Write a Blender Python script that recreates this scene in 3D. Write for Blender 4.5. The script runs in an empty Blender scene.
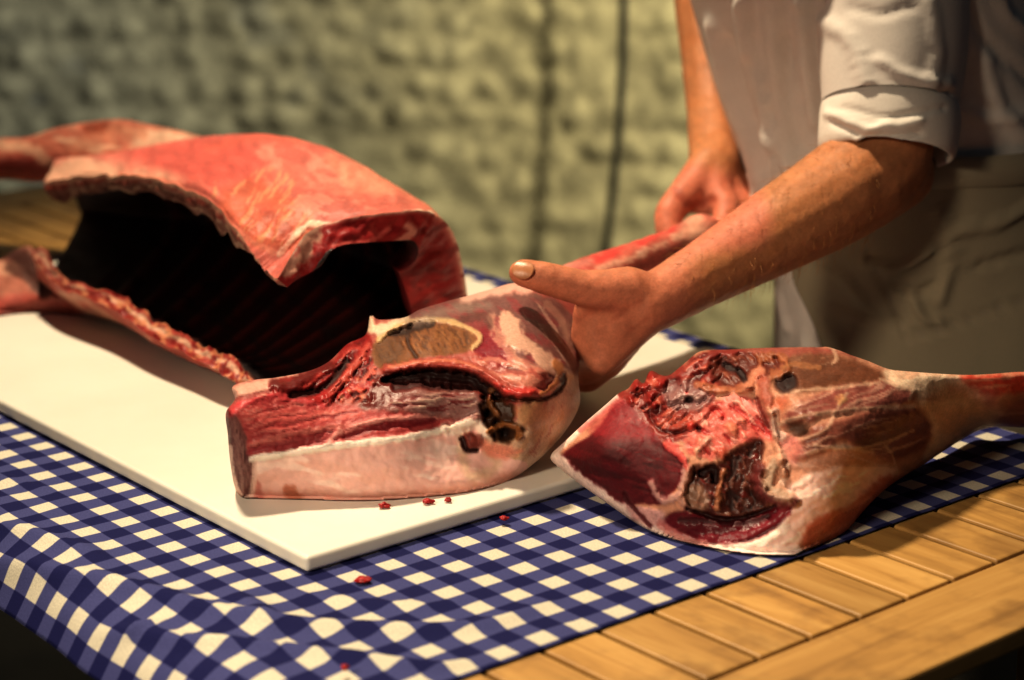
import bpy, bmesh, math, random
import numpy as np
from mathutils import Vector, Matrix
from mathutils.bvhtree import BVHTree
random.seed(4); RNG = np.random.default_rng(4)
COL = bpy.context.scene.collection
TZ = 0.75                       # height of the table top above the floor
CAMZ = TZ + 0.5
FPX, PITCH, ROLL = 2138.1, 0.2843, -0.0158

# ------------------------------------------------------------------ camera geometry
def _basis():
    cp, sp = math.cos(PITCH), math.sin(PITCH)
    fw = np.array([0, cp, -sp]); up = np.array([0, sp, cp]); rt = np.array([1., 0, 0])
    c, s = math.cos(ROLL), math.sin(ROLL)
    return np.array([c*rt+s*up, -s*rt+c*up, fw])
RB = _basis()
CAM = np.array([0, 0, CAMZ])
def ray(p):
    p = np.asarray(p, float)
    d = np.stack([(p[..., 0]-512)/FPX, (340-p[..., 1])/FPX, np.ones(p.shape[:-1])], -1)
    return d @ RB
def atY(p, Y):                 # the point seen at p that lies Y metres in front of the camera position
    d = ray(p); return CAM + d*(np.asarray(Y)/d[..., 1])[..., None]
def Yz(p, z):                  # forward distance of the point seen at p at height z over the table top
    d = ray(p); return d[..., 1]*((TZ+z-CAMZ)/d[..., 2])
def atz(p, z): return atY(p, Yz(p, z))
def proj(P):
    q = (np.asarray(P)-CAM) @ RB.T
    return np.stack([512+FPX*q[..., 0]/q[..., 2], 340-FPX*q[..., 1]/q[..., 2]], -1)
def crop(x0, y0, s): return lambda *pts: [(x0+a*s, y0+b*s) for a, b in pts]

# ------------------------------------------------------------------ numeric helpers
def lin(c):
    c = np.asarray(c, float)/255.
    return np.where(c <= .04045, c/12.92, ((c+.055)/1.055)**2.4)
def sstep(x, a, b):
    t = np.clip((x-a)/(b-a), 0, 1); return t*t*(3-2*t)
_P = np.random.default_rng(11).random(65536)
def vnoise(p):                 # value noise, p (N,2|3)
    p = np.asarray(p, float)
    if p.shape[1] == 2: p = np.column_stack([p, np.zeros(len(p))])
    i = np.floor(p).astype(np.int64); f = p-i; f = f*f*(3-2*f)
    r = np.zeros(len(p))
    for dx in (0, 1):
        for dy in (0, 1):
            for dz in (0, 1):
                h = ((i[:, 0]+dx)*73856093 ^ (i[:, 1]+dy)*19349663 ^ (i[:, 2]+dz)*83492791) & 65535
                w = (f[:, 0] if dx else 1-f[:, 0])*(f[:, 1] if dy else 1-f[:, 1])*(f[:, 2] if dz else 1-f[:, 2])
                r += w*_P[h]
    return r*2-1
def fbm(p, o=4):
    r = 0; a = 1; t = 0; p = np.asarray(p, float)
    for k in range(o): r = r+a*vnoise(p*(2**k)+17.3*k); t += a; a *= .5
    return r/t
def catmull(pts, n, closed=False):
    P = np.asarray(pts, float)
    m = len(P)
    if closed: Q = np.vstack([P[-1:], P, P[:2]]); segs = m
    else: Q = np.vstack([2*P[0]-P[1], P, 2*P[-1]-P[-2]]); segs = m-1
    u = np.linspace(0, segs, n, endpoint=not closed)
    i = np.minimum(u.astype(int), segs-1); t = (u-i)[:, None]
    a, b, c, d = Q[i], Q[i+1], Q[i+2], Q[i+3]
    return .5*((2*b)+(-a+c)*t+(2*a-5*b+4*c-d)*t*t+(-a+3*b-3*c+d)*t**3)
def seg_dist(p, L):            # distance of points p to polyline L, and arc parameter
    L = np.asarray(L, float); best = np.full(len(p), 1e9); par = np.zeros(len(p)); k = len(L)-1
    if k == 0: return np.linalg.norm(p-L[0], axis=1), par
    for i in range(k):
        a, b = L[i], L[i+1]; d = b-a; t = np.clip(((p-a)@d)/max(d@d, 1e-12), 0, 1)
        r = np.linalg.norm(p-(a+t[:, None]*d), axis=1); m = r < best
        best[m] = r[m]; par[m] = (i+t[m])/k
    return best, par
def inside(p, L):
    L = np.asarray(L, float); r = np.zeros(len(p), bool); j = len(L)-1
    for i in range(len(L)):
        a, b = L[i], L[j]
        c = ((a[1] > p[:, 1]) != (b[1] > p[:, 1])) & (p[:, 0] < (b[0]-a[0])*(p[:, 1]-a[1])/(b[1]-a[1]+1e-12)+a[0])
        r ^= c; j = i
    return r
def closest_on(p, L):
    L = np.asarray(L, float); best = np.full(len(p), 1e9); out = p.copy()
    for i in range(len(L)):
        a, b = L[i], L[(i+1) % len(L)]; d = b-a; t = np.clip(((p-a)@d)/max(d@d, 1e-12), 0, 1)
        q = a+t[:, None]*d; r = np.linalg.norm(p-q, axis=1); m = r < best
        best[m] = r[m]; out[m] = q[m]
    return out, best
def rbf(ctrl, vals, q, smooth=1e-3):
    X = np.asarray(ctrl, float)/100; Q = np.asarray(q, float)/100; n = len(X)
    def K(r): return np.where(r > 0, r*r*np.log(r+1e-12), 0)
    A = np.zeros((n+3, n+3)); A[:n, :n] = K(np.linalg.norm(X[:, None]-X[None], axis=2))+smooth*np.eye(n)
    A[:n, n] = 1; A[:n, n+1:] = X; A[n, :n] = 1; A[n+1:, :n] = X.T
    w = np.linalg.solve(A, np.concatenate([vals, np.zeros(3)]))
    out = np.zeros(len(Q))
    for s in range(0, len(Q), 20000):
        q_ = Q[s:s+20000]; out[s:s+20000] = K(np.linalg.norm(q_[:, None]-X[None], axis=2))@w[:n]+w[n]+q_@w[n+1:]
    return out

class Canvas:                  # surface colour, wetness and relief of a mesh being carved
    def __init__(s, px, base, wet=.5, mask=None):
        s.px = np.asarray(px, float); n = len(s.px)
        s.col = np.tile(np.asarray(base, float), (n, 1)); s.wet = np.full(n, wet); s.d = np.zeros(n)
        s.mask = np.ones(n) if mask is None else mask.astype(float)
        s.w1 = fbm(s.px/14, 3); s.w2 = fbm(s.px/5+40, 3)
    def put(s, w, col, a, d, wet):
        w = w*s.mask
        if col is not None and wet is None and sum(col) < 100: wet = .12
        if col is not None: s.col += (w*a)[:, None]*(np.asarray(col, float)-s.col)
        s.d += w*d
        if wet is not None: s.wet += w*(wet-s.wet)
    def line(s, pts, r, col=None, a=1, d=0, soft=.6, wob=.3, wet=None, sm=True, taper=0):
        L = catmull(pts, max(8, 8*len(pts))) if sm and len(pts) > 2 else np.asarray(pts, float)
        D, t = seg_dist(s.px, L); D = D+wob*r*(s.w2*1.2+s.w1*.6)
        rr = r*(1-taper*np.abs(2*t-1)**2) if taper else r
        s.put(1-sstep(D/rr, 1-soft, 1.0), col, a, d, wet)
    def dot(s, p, r, col=None, a=1, d=0, soft=.8, wob=.2, wet=None): s.line([p], r, col, a, d, soft, wob, wet)
    def poly(s, pts, col=None, a=1, d=0, f=5, wob=4, wet=None):
        L = catmull(pts, 8*len(pts), True); q, D = closest_on(s.px, L)
        D = np.where(inside(s.px, L), D, -D)+wob*(s.w1*.7+s.w2*.6)
        w = sstep(D, -f*.5, f*.5); s.put(w, col, a, d, wet); return w
    def streaks(s, pts, ang, fl, fa, thr, col, a=1, d=0, f=8, seed=0, wet=None):
        L = catmull(pts, 8*len(pts), True); q, D = closest_on(s.px, L)
        D = np.where(inside(s.px, L), D, -D); w = sstep(D, 0, f)
        c, n = math.cos(ang), math.sin(ang); x, y = s.px[:, 0]+s.w1*3, s.px[:, 1]+s.w1*3
        v = fbm(np.column_stack([(x*c+y*n)/fl, (-x*n+y*c)/fa])+seed*31.7, 3)
        s.put(w*sstep(v, thr, thr+.25), col, a, d, wet)
    def speckle(s, size, amp, seed=0):
        v = fbm(s.px/size+seed*13.1, 4); s.col = np.clip(s.col*(1+amp*v[:, None]), 0, 255)
    def rgba(s): return np.column_stack([lin(np.clip(s.col, 0, 255)), np.clip(s.wet, 0, 1)])

# ------------------------------------------------------------------ object helpers
def newmesh(name, V, F, mats, parent=None, smooth=True, rgba=None, uv=None, normals=None, mi=None):
    me = bpy.data.meshes.new(name); me.from_pydata([tuple(v) for v in V], [], [tuple(int(i) for i in f) for f in F]); me.update()
    o = bpy.data.objects.new(name, me); COL.objects.link(o)
    for m in (mats if isinstance(mats, (list, tuple)) else [mats]): me.materials.append(m)
    if smooth: me.polygons.foreach_set('use_smooth', [True]*len(me.polygons))
    if mi is not None: me.polygons.foreach_set('material_index', list(mi))
    if rgba is not None:
        at = me.color_attributes.new('tint', 'FLOAT_COLOR', 'POINT'); at.data.foreach_set('color', np.asarray(rgba, np.float32).ravel())
    if uv is not None:
        ul = me.uv_layers.new(name='UVMap'); li = np.zeros(len(me.loops), np.int32); me.loops.foreach_get('vertex_index', li)
        ul.data.foreach_set('uv', np.asarray(uv, np.float32)[li].ravel())
    if normals is not None: me.normals_split_custom_set_from_vertices([tuple(n) for n in normals])
    if parent is not None: o.parent = parent; o.matrix_parent_inverse = Matrix.Translation(-parent.location)
    return o
def tag(o, label=None, cat=None, group=None, kind=None):
    for k, v in (('label', label), ('category', cat), ('group', group), ('kind', kind)):
        if v: o[k] = v
    return o
def empty(name, loc, label=None, cat=None, group=None):
    o = bpy.data.objects.new(name, None); o.location = Vector([float(c) for c in loc]); o.empty_display_size = .05; COL.objects.link(o)
    return tag(o, label, cat, group)
def vnormals(V, F):
    V = np.asarray(V); N = np.zeros_like(V)
    for f in (F if isinstance(F, list) else [F]):
        f = np.asarray(f); a = V[f[:, 0]]; b = V[f[:, 1]]; c = V[f[:, 2]]; e = V[f[:, -1]]
        n = np.cross(b-a, c-a)+(np.cross(c-a, e-a) if f.shape[1] == 4 else 0)
        for k in range(f.shape[1]): np.add.at(N, f[:, k], n)
    return N/np.maximum(np.linalg.norm(N, axis=1), 1e-12)[:, None]
def gridfaces(n, m, wrap=False, off=0, flip=False):
    i, j = np.meshgrid(np.arange(n-1), np.arange(m if wrap else m-1), indexing='ij'); i = i.ravel(); j = j.ravel(); k = (j+1) % m
    f = np.column_stack([i*m+j, i*m+k, (i+1)*m+k, (i+1)*m+j])+off
    return f[:, ::-1] if flip else f
def box_bm(bm, c, s, M=None, bev=0):
    r = bmesh.ops.create_cube(bm, size=1); vs = r['verts']
    for v in vs: v.co = Vector((v.co.x*s[0], v.co.y*s[1], v.co.z*s[2]))
    if bev: 
        es = list({e for v in vs for e in v.link_edges}); rr = bmesh.ops.bevel(bm, geom=es, offset=bev, segments=2, affect='EDGES', profile=.6); vs = list({v for f in rr['faces'] for v in f.verts}|{v for v in vs if v.is_valid})
    for v in vs:
        p = v.co+Vector(c); v.co = (M@p) if M else p
def from_bm(name, bm, mat, parent=None, smooth=False):
    me = bpy.data.meshes.new(name); bm.to_mesh(me); bm.free(); o = bpy.data.objects.new(name, me); COL.objects.link(o); me.materials.append(mat)
    if smooth: me.polygons.foreach_set('use_smooth', [True]*len(me.polygons))
    if parent is not None: o.parent = parent; o.matrix_parent_inverse = Matrix.Translation(-parent.location)
    return o
def tube_mesh(C, R, n=16, cap=True, R2=None):    # tube through centres C with radii R -> V, F
    C = np.asarray(C, float); R = np.broadcast_to(np.asarray(R, float), (len(C),)); R2 = R if R2 is None else np.asarray(R2)
    T = np.gradient(C, axis=0); T /= np.linalg.norm(T, axis=1)[:, None]
    u = np.cross(T[0], [0, 0, 1.]); u = u if np.linalg.norm(u) > .1 else np.cross(T[0], [0, 1., 0]); u /= np.linalg.norm(u)
    V = []; a = np.linspace(0, 2*math.pi, n, endpoint=False)
    for c, t, r, r2 in zip(C, T, R, R2):
        u = u-t*(u@t); u /= np.linalg.norm(u); v = np.cross(t, u)
        V.append(c+np.cos(a)[:, None]*u*r+np.sin(a)[:, None]*v*r2)
    V = np.vstack(V); F = [list(f) for f in gridfaces(len(C), n, True)]
    if cap: F.append(list(range(n))[::-1]) ; F.append([len(V)-n+k for k in range(n)])
    return V, F

# ------------------------------------------------------------------ materials
def mat(name):
    m = bpy.data.materials.new(name); m.use_nodes = True; nt = m.node_tree
    return m, nt, nt.nodes['Principled BSDF']
def N(nt, t, **kw):
    n = nt.nodes.new(t)
    for k, v in kw.items():
        if k.startswith('i_'): n.inputs[k[2:].replace('_', ' ')].default_value = v
        else: setattr(n, k, v)
    return n
def add_noise(nt, scale, detail=4, rough=.6, coord=None, dist=0):
    tc = N(nt, 'ShaderNodeTexCoord'); n = N(nt, 'ShaderNodeTexNoise', i_Scale=scale, i_Detail=detail, i_Roughness=rough, i_Distortion=dist)
    nt.links.new(coord if coord else tc.outputs['Object'], n.inputs['Vector']); return n
def bump(nt, bs, src, strength, dist):
    b = N(nt, 'ShaderNodeBump', i_Strength=strength, i_Distance=dist); nt.links.new(src, b.inputs['Height'])
    if bs.inputs['Normal'].links: nt.links.new(bs.inputs['Normal'].links[0].from_socket, b.inputs['Normal'])
    nt.links.new(b.outputs['Normal'], bs.inputs['Normal']); return b
def ramp(nt, src, stops):
    r = N(nt, 'ShaderNodeValToRGB'); e = r.color_ramp.elements
    while len(e) < len(stops): e.new(.5)
    for k, (p, c) in enumerate(stops): e[k].position = p; e[k].color = (*lin(c), 1)
    nt.links.new(src, r.inputs['Fac']); return r
def mixc(nt, fac, a, b, mode='MIX'):
    m = N(nt, 'ShaderNodeMix', data_type='RGBA', blend_type=mode)
    for s, v in ((m.inputs[0], fac), (m.inputs[6], a), (m.inputs[7], b)):
        if isinstance(v, bpy.types.NodeSocket): nt.links.new(v, s)
        else: s.default_value = v
    return m.outputs[2]
def tinted(name, rough=(.55, .18), nscale=260, amp=.25, bstr=.25, bdist=.002, sss=0, coat=.0, spec=.5):
    m, nt, b = mat(name)
    at = N(nt, 'ShaderNodeAttribute', attribute_name='tint')
    n1 = add_noise(nt, nscale, 5, .65); n2 = add_noise(nt, nscale*.25, 4, .6)
    r = ramp(nt, n1.outputs['Fac'], [(.25, (255*(1-amp),)*3), (.75, (255,)*3)])
    c = mixc(nt, 1.0, at.outputs['Color'], r.outputs['Color'], 'MULTIPLY')
    nt.links.new(c, b.inputs['Base Color'])
    mr = N(nt, 'ShaderNodeMapRange'); nt.links.new(at.outputs['Alpha'], mr.inputs['Value']); mr.inputs['To Min'].default_value = rough[0]; mr.inputs['To Max'].default_value = rough[1]
    ad = N(nt, 'ShaderNodeMath', operation='MULTIPLY_ADD'); nt.links.new(n2.outputs['Fac'], ad.inputs[0]); ad.inputs[1].default_value = .3; nt.links.new(mr.outputs['Result'], ad.inputs[2])
    sb = N(nt, 'ShaderNodeMath', operation='SUBTRACT'); nt.links.new(ad.outputs[0], sb.inputs[0]); sb.inputs[1].default_value = .15; nt.links.new(sb.outputs[0], b.inputs['Roughness'])
    bump(nt, b, n2.outputs['Fac'], bstr, bdist*2); bump(nt, b, n1.outputs['Fac'], bstr, bdist)
    b.inputs['Specular IOR Level'].default_value = spec
    if sss:
        b.inputs['Subsurface Weight'].default_value = sss; b.inputs['Subsurface Radius'].default_value = (.006, .002, .0012); b.inputs['Subsurface Scale'].default_value = 1.0
    if coat: b.inputs['Coat Weight'].default_value = coat; b.inputs['Coat Roughness'].default_value = .15
    return m
def plain(name, c, rough=.6, amp=.15, scale=60, bstr=.1, bdist=.002, spec=.4, metal=0):
    m, nt, b = mat(name); n = add_noise(nt, scale, 5)
    r = ramp(nt, n.outputs['Fac'], [(.3, tuple(np.array(c)*(1-amp))), (.7, c)]); nt.links.new(r.outputs['Color'], b.inputs['Base Color'])
    b.inputs['Roughness'].default_value = rough; b.inputs['Specular IOR Level'].default_value = spec; b.inputs['Metallic'].default_value = metal
    bump(nt, b, n.outputs['Fac'], bstr, bdist); return m
M_MEAT = tinted('raw_meat', (.66, .28), 420, .18, .22, .0010, sss=.06, coat=.0, spec=.24)
M_FAT = tinted('pale_fat', (.6, .35), 300, .05, .12, .0008, sss=.15, spec=.3)
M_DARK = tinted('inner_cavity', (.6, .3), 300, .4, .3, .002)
M_SKIN = tinted('skin', (.6, .42), 600, .14, .25, .0007, sss=.12, spec=.35)
M_STONE = tinted('limewashed_stone', (.9, .8), 40, .3, .5, .006, spec=.15)
M_CLOTHING = tinted('white_cotton', (.9, .8), 900, .08, .12, .0006, spec=.15)
M_BLACK = plain('black_rubber', (14, 15, 13), .6)
M_FLOOR = plain('dark_floor', (40, 34, 28), .8, .4, 8)
M_TROUSER = plain('grey_trouser_cloth', (60, 60, 62), .9, .2, 300)
M_SHOE = plain('black_shoe_leather', (20, 18, 17), .4)
M_HAIR = plain('brown_hair', (60, 40, 25), .6, .4, 200)
M_ARMHAIR = plain('fair_arm_hair', (190, 130, 70), .5)
M_NAIL = plain("thumb_nail", (186, 126, 88), .35, .08, 300)
M_SCRAP = plain('red_meat_scrap', (190, 40, 40), .35, .4, 400, .4)
M_PLAINWALL = plain('plaster', (120, 116, 100), .9, .2, 10)
def wood():
    m, nt, b = mat('oiled_teak'); tc = N(nt, 'ShaderNodeTexCoord'); oi = N(nt, 'ShaderNodeObjectInfo')
    mp = N(nt, 'ShaderNodeMapping'); mp.inputs['Scale'].default_value = (2.5, 28, 28); nt.links.new(tc.outputs['UV'], mp.inputs['Vector'])
    cv = N(nt, 'ShaderNodeVectorMath', operation='ADD'); nt.links.new(mp.outputs['Vector'], cv.inputs[0])
    sc = N(nt, 'ShaderNodeMath', operation='MULTIPLY'); sc.inputs[1].default_value = 60; nt.links.new(oi.outputs['Random'], sc.inputs[0]); nt.links.new(sc.outputs[0], cv.inputs[1])
    n = add_noise(nt, 2.2, 6, .6, cv.outputs[0], .6); n2 = add_noise(nt, 22, 4, .6)
    r = ramp(nt, n.outputs['Fac'], [(.25, (140, 102, 50)), (.5, (178, 136, 74)), (.75, (198, 158, 94))])
    r2 = ramp(nt, n2.outputs['Fac'], [(.36, (120, 92, 60)), (.52, (255, 255, 255))])
    hv = N(nt, 'ShaderNodeHueSaturation'); nt.links.new(r.outputs['Color'], hv.inputs['Color'])
    mm = N(nt, 'ShaderNodeMapRange'); mm.inputs['To Min'].default_value = .82; mm.inputs['To Max'].default_value = 1.1; nt.links.new(oi.outputs['Random'], mm.inputs['Value']); nt.links.new(mm.outputs['Result'], hv.inputs['Value'])
    nt.links.new(mixc(nt, .35, hv.outputs['Color'], r2.outputs['Color'], 'MULTIPLY'), b.inputs['Base Color'])
    b.inputs['Roughness'].default_value = .5; bump(nt, b, n.outputs['Fac'], .15, .002); return m
M_WOOD = wood()
def boardmat():
    m, nt, b = mat('white_plastic'); n = add_noise(nt, 5, 4); n2 = add_noise(nt, 700, 3)
    r = ramp(nt, n.outputs['Fac'], [(.3, (212, 206, 194)), (.7, (222, 218, 208))]); nt.links.new(r.outputs['Color'], b.inputs['Base Color'])
    b.inputs['Roughness'].default_value = .42; b.inputs['Subsurface Weight'].default_value = .15; b.inputs['Subsurface Radius'].default_value = (.004, .003, .002); b.inputs['Subsurface Scale'].default_value = 1
    bump(nt, b, n2.outputs['Fac'], .08, .0006); return m
M_BOARD = boardmat()
def gingham():
    m, nt, b = mat('gingham_cotton'); uv = N(nt, 'ShaderNodeTexCoord')
    wob = add_noise(nt, 1.3, 2, .5, uv.outputs['UV']); 
    sx = N(nt, 'ShaderNodeSeparateXYZ'); nt.links.new(uv.outputs['UV'], sx.inputs[0])
    tot = []
    for ax in (0, 1):
        f = N(nt, 'ShaderNodeMath', operation='FRACT'); nt.links.new(sx.outputs[ax], f.inputs[0])
        s = N(nt, 'ShaderNodeMath', operation='SUBTRACT'); nt.links.new(f.outputs[0], s.inputs[0]); s.inputs[1].default_value = .5
        a = N(nt, 'ShaderNodeMath', operation='ABSOLUTE'); nt.links.new(s.outputs[0], a.inputs[0])
        mr = N(nt, 'ShaderNodeMapRange'); nt.links.new(a.outputs[0], mr.inputs['Value'])      # |frac-.5| : 0 = centre of the white band
        mr.inputs['From Min'].default_value = .235; mr.inputs['From Max'].default_value = .255; tot.append(mr.outputs['Result'])
    th = N(nt, 'ShaderNodeTexNoise', i_Scale=30, i_Detail=3); nt.links.new(uv.outputs['UV'], th.inputs['Vector'])
    ad = N(nt, 'ShaderNodeMath', operation='ADD'); nt.links.new(tot[0], ad.inputs[0]); nt.links.new(tot[1], ad.inputs[1])
    hf = N(nt, 'ShaderNodeMath', operation='MULTIPLY'); hf.inputs[1].default_value = .5; nt.links.new(ad.outputs[0], hf.inputs[0])
    r = ramp(nt, hf.outputs[0], [(0, (216, 209, 188)), (.5, (74, 77, 126)), (1, (27, 29, 80))])
    r3 = ramp(nt, th.outputs['Fac'], [(.3, (205, 205, 210)), (.7, (255, 255, 255))])
    nt.links.new(mixc(nt, 1, r.outputs['Color'], r3.outputs['Color'], 'MULTIPLY'), b.inputs['Base Color'])
    b.inputs['Roughness'].default_value = .85; b.inputs['Specular IOR Level'].default_value = .15
    bump(nt, b, th.outputs['Fac'], .1, .0008); return m
M_GINGHAM = gingham()

# ------------------------------------------------------------------ camera
cd = bpy.data.cameras.new('camera'); cam = bpy.data.objects.new('camera', cd); COL.objects.link(cam)
cam.matrix_world = Matrix(((*[float(v) for v in (RB[0][0], RB[1][0], -RB[2][0])], 0), (*[float(v) for v in (RB[0][1], RB[1][1], -RB[2][1])], 0), (*[float(v) for v in (RB[0][2], RB[1][2], -RB[2][2])], CAMZ), (0, 0, 0, 1)))
cd.sensor_width = 36; cd.lens = FPX*36/1024; cd.clip_start = .05
cd.dof.use_dof = True; cd.dof.focus_distance = 1.40; cd.dof.aperture_fstop = 4.5; cd.dof.aperture_blades = 9
bpy.context.scene.camera = cam

# ------------------------------------------------------------------ table frame
TH = -0.8781; A = np.array([math.cos(TH), math.sin(TH), 0]); B = np.array([-A[1], A[0], 0])
PSI = -0.8942; GA = np.array([math.cos(PSI), math.sin(PSI), 0]); GB = np.array([-GA[1], GA[0], 0])
PHI = -0.8952; BA = np.array([math.cos(PHI), math.sin(PHI), 0]); BB = np.array([-BA[1], BA[0], 0])
def fr(a, b, z, X=A, Y=B): return a*X+b*Y+np.array([0, 0, TZ+z])
def oriented_box(name, a0, a1, b0, b1, z0, z1, X, Y, m, parent=None, bev=.002, seg=2, label=None):
    bm = bmesh.new(); bmesh.ops.create_cube(bm, size=1)
    for v in bm.verts: v.co = Vector((v.co.x*(a1-a0), v.co.y*(b1-b0), v.co.z*(z1-z0)))
    if bev: bmesh.ops.bevel(bm, geom=list(bm.edges), offset=bev, segments=seg, affect='EDGES', profile=.5)
    ul = bm.loops.layers.uv.new('UVMap'); lng = (a1-a0) > (b1-b0)
    for f in bm.faces:
        for l in f.loops:
            q = l.vert.co; l[ul].uv = (q.x, q.y+q.z) if lng else (q.y, q.x+q.z)
    c = fr((a0+a1)/2, (b0+b1)/2, (z0+z1)/2, X, Y)
    R = Matrix(((X[0], Y[0], 0, c[0]), (X[1], Y[1], 0, c[1]), (0, 0, 1, c[2]), (0, 0, 0, 1)))
    bm.transform(R); return from_bm(name, bm, m, parent, False)

SW = .04173; B0 = .7527-4*SW; B1 = .7527+10.45*SW; A_IN, A_OUT, A_FAR = -.7473, -.6771, -2.16
table = empty('table', fr((A_FAR+A_OUT)/2, (B0+B1)/2, -TZ), 'wooden slatted table carrying the checked cloth and the meat', 'table')
for i in range(15):
    oriented_box('slat', A_FAR+.071, A_IN-.0015, B0+i*SW+.0017, min(B0+(i+1)*SW-.0017, B1), -.024, -.0015, A, B, M_WOOD, table, .0015)
for a0, a1 in ((A_IN+.001, A_OUT), (A_FAR, A_FAR+.069)): oriented_box('end_board', a0, a1, B0, B1, -.015, -.0015, A, B, M_WOOD, table, .002)
for b0 in (B0+.04, B1-.062): oriented_box('apron_rail', A_FAR+.1, A_OUT-.1, b0, b0+.022, -.1, -.024, A, B, M_WOOD, table, .002)
for a0 in (A_FAR+.07, A_OUT-.13):
    for b0 in (B0+.02, B1-.08): oriented_box('leg', a0, a0+.06, b0, b0+.06, -TZ, -.024, A, B, M_WOOD, table, .003)

# ------------------------------------------------------------------ tablecloth
def make_cloth():
    P = .02896; a_w, b_w = -1.00074, .7055; EB0 = .572; EB1 = 1.190; r = .045; hang = .062
    na, nb = 330, 300
    a = np.linspace(-1.86, -.8455, na); s = np.linspace(EB0-hang, EB1+.09, nb)
    Aa, Ss = np.meshgrid(a, s, indexing='ij'); q = np.column_stack([Aa.ravel(), Ss.ravel()])
    hemvar = .006*fbm(q[:, :1]*np.array([[9., 0]]), 2)
    b = q[:, 1].copy(); z = np.zeros(len(q)); L = math.pi/2*r*.8
    # near edge: bends over the edge and hangs
    t = np.clip(EB0-q[:, 1], 0, None); th = np.clip(t/r, 0, 1.0); ex = np.clip(t-1.0*r, 0, None)
    near = t > 0
    b = np.where(near, EB0-r*np.sin(th)-ex*math.cos(1.0), b); z = np.where(near, -r*(1-np.cos(th))-ex*math.sin(1.0), z)
    # far edge
    t = np.clip(q[:, 1]-EB1, 0, None); th = np.clip(t/.006, 0, 1.5); ex = np.clip(t-1.5*.006, 0, None); far = t > 0
    b = np.where(far, EB1+.006*np.sin(th)+ex*math.cos(1.5), b); z = np.where(far, -.006*(1-np.cos(th))-ex*math.sin(1.5), z)
    # folds running roughly along the near edge
    base = q[:, :1]*GA[:2]+q[:, 1:]*GB[:2]
    wn = fbm(np.column_stack([q[:, 0]*5, q[:, 1]*9]), 2)
    env = sstep(q[:, 1], .69, .60)*sstep(q[:, 1], .50, .56)
    for L_, am, sg in (([(-40, 540), (0, 549), (56, 567), (110, 580), (160, 595), (200, 610), (250, 622), (300, 628), (367, 630), (440, 631), (500, 622), (540, 604)], .006, .0085),
                       ([(-30, 520), (10, 527), (60, 543), (100, 556)], .003, .006), ([(100, 610), (150, 624), (200, 640), (280, 652), (360, 662), (430, 668), (480, 662)], .005, .006),
                       ([(300, 596), (350, 602), (420, 606), (470, 600)], .0022, .006), ([(120, 622), (140, 618), (165, 617)], .004, .004), ([(-40, 470), (20, 484), (60, 492)], .0016, .006), ([(240, 600), (262, 618), (270, 640)], .003, .007)):
        D_, t_ = seg_dist(base, atz(np.array(catmull(L_, 40)), 0.)[:, :2]); z += am*np.exp(-(D_/sg)**2)*np.sin(math.pi*np.clip(t_*.94+.03, 0, 1))**.5
    z += env*.003*fbm(q*18, 2)
    z += .0011*sstep(q[:, 1], .66, .70)*sstep(q[:, 0], -1.035, -1.0)*fbm(q*28, 2)
    flare = sstep(q[:, 1], EB0, EB0-.05)
    b -= flare*(.002+.008*fbm(np.column_stack([q[:, 0]*11, q[:, 1]*2]), 2))
    V = q[:, :1]*GA+b[:, None]*GB; V[:, 2] = TZ+z+.0004
    near_b = (q[:, 1] < .655)|(q[:, 0] > -1.02)
    # keep flat on the table where the board lies
    flat = (~near_b)&(~far); V[flat, 2] = np.clip(V[flat, 2], TZ+.0002, TZ+.0025)
    tb = V[:, :2]@B[:2]; over = tb > B0-.001; V[:, 2] = np.where(over&(~far), np.maximum(V[:, 2], TZ+.0002), V[:, 2])
    uv = np.column_stack([(q[:, 0]-a_w)/P+.5, (q[:, 1]-b_w)/P+.5])
    o = newmesh('tablecloth', V, gridfaces(na, nb, flip=False), M_GINGHAM, uv=uv)
    sm = o.modifiers.new('thick', 'SOLIDIFY'); sm.thickness = .0007; sm.offset = 1
    return tag(o, 'blue and white gingham cloth spread over the slatted table', 'tablecloth')
make_cloth()

# ------------------------------------------------------------------ cutting board
board = oriented_box('cutting_board', -1.80, -1.0217, .6563, 1.142, .0014, .0118, BA, BB, M_BOARD, None, .0028, 4)
tag(board, 'large white plastic cutting board under the carcass', 'cutting board')
BT = .0118

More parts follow.
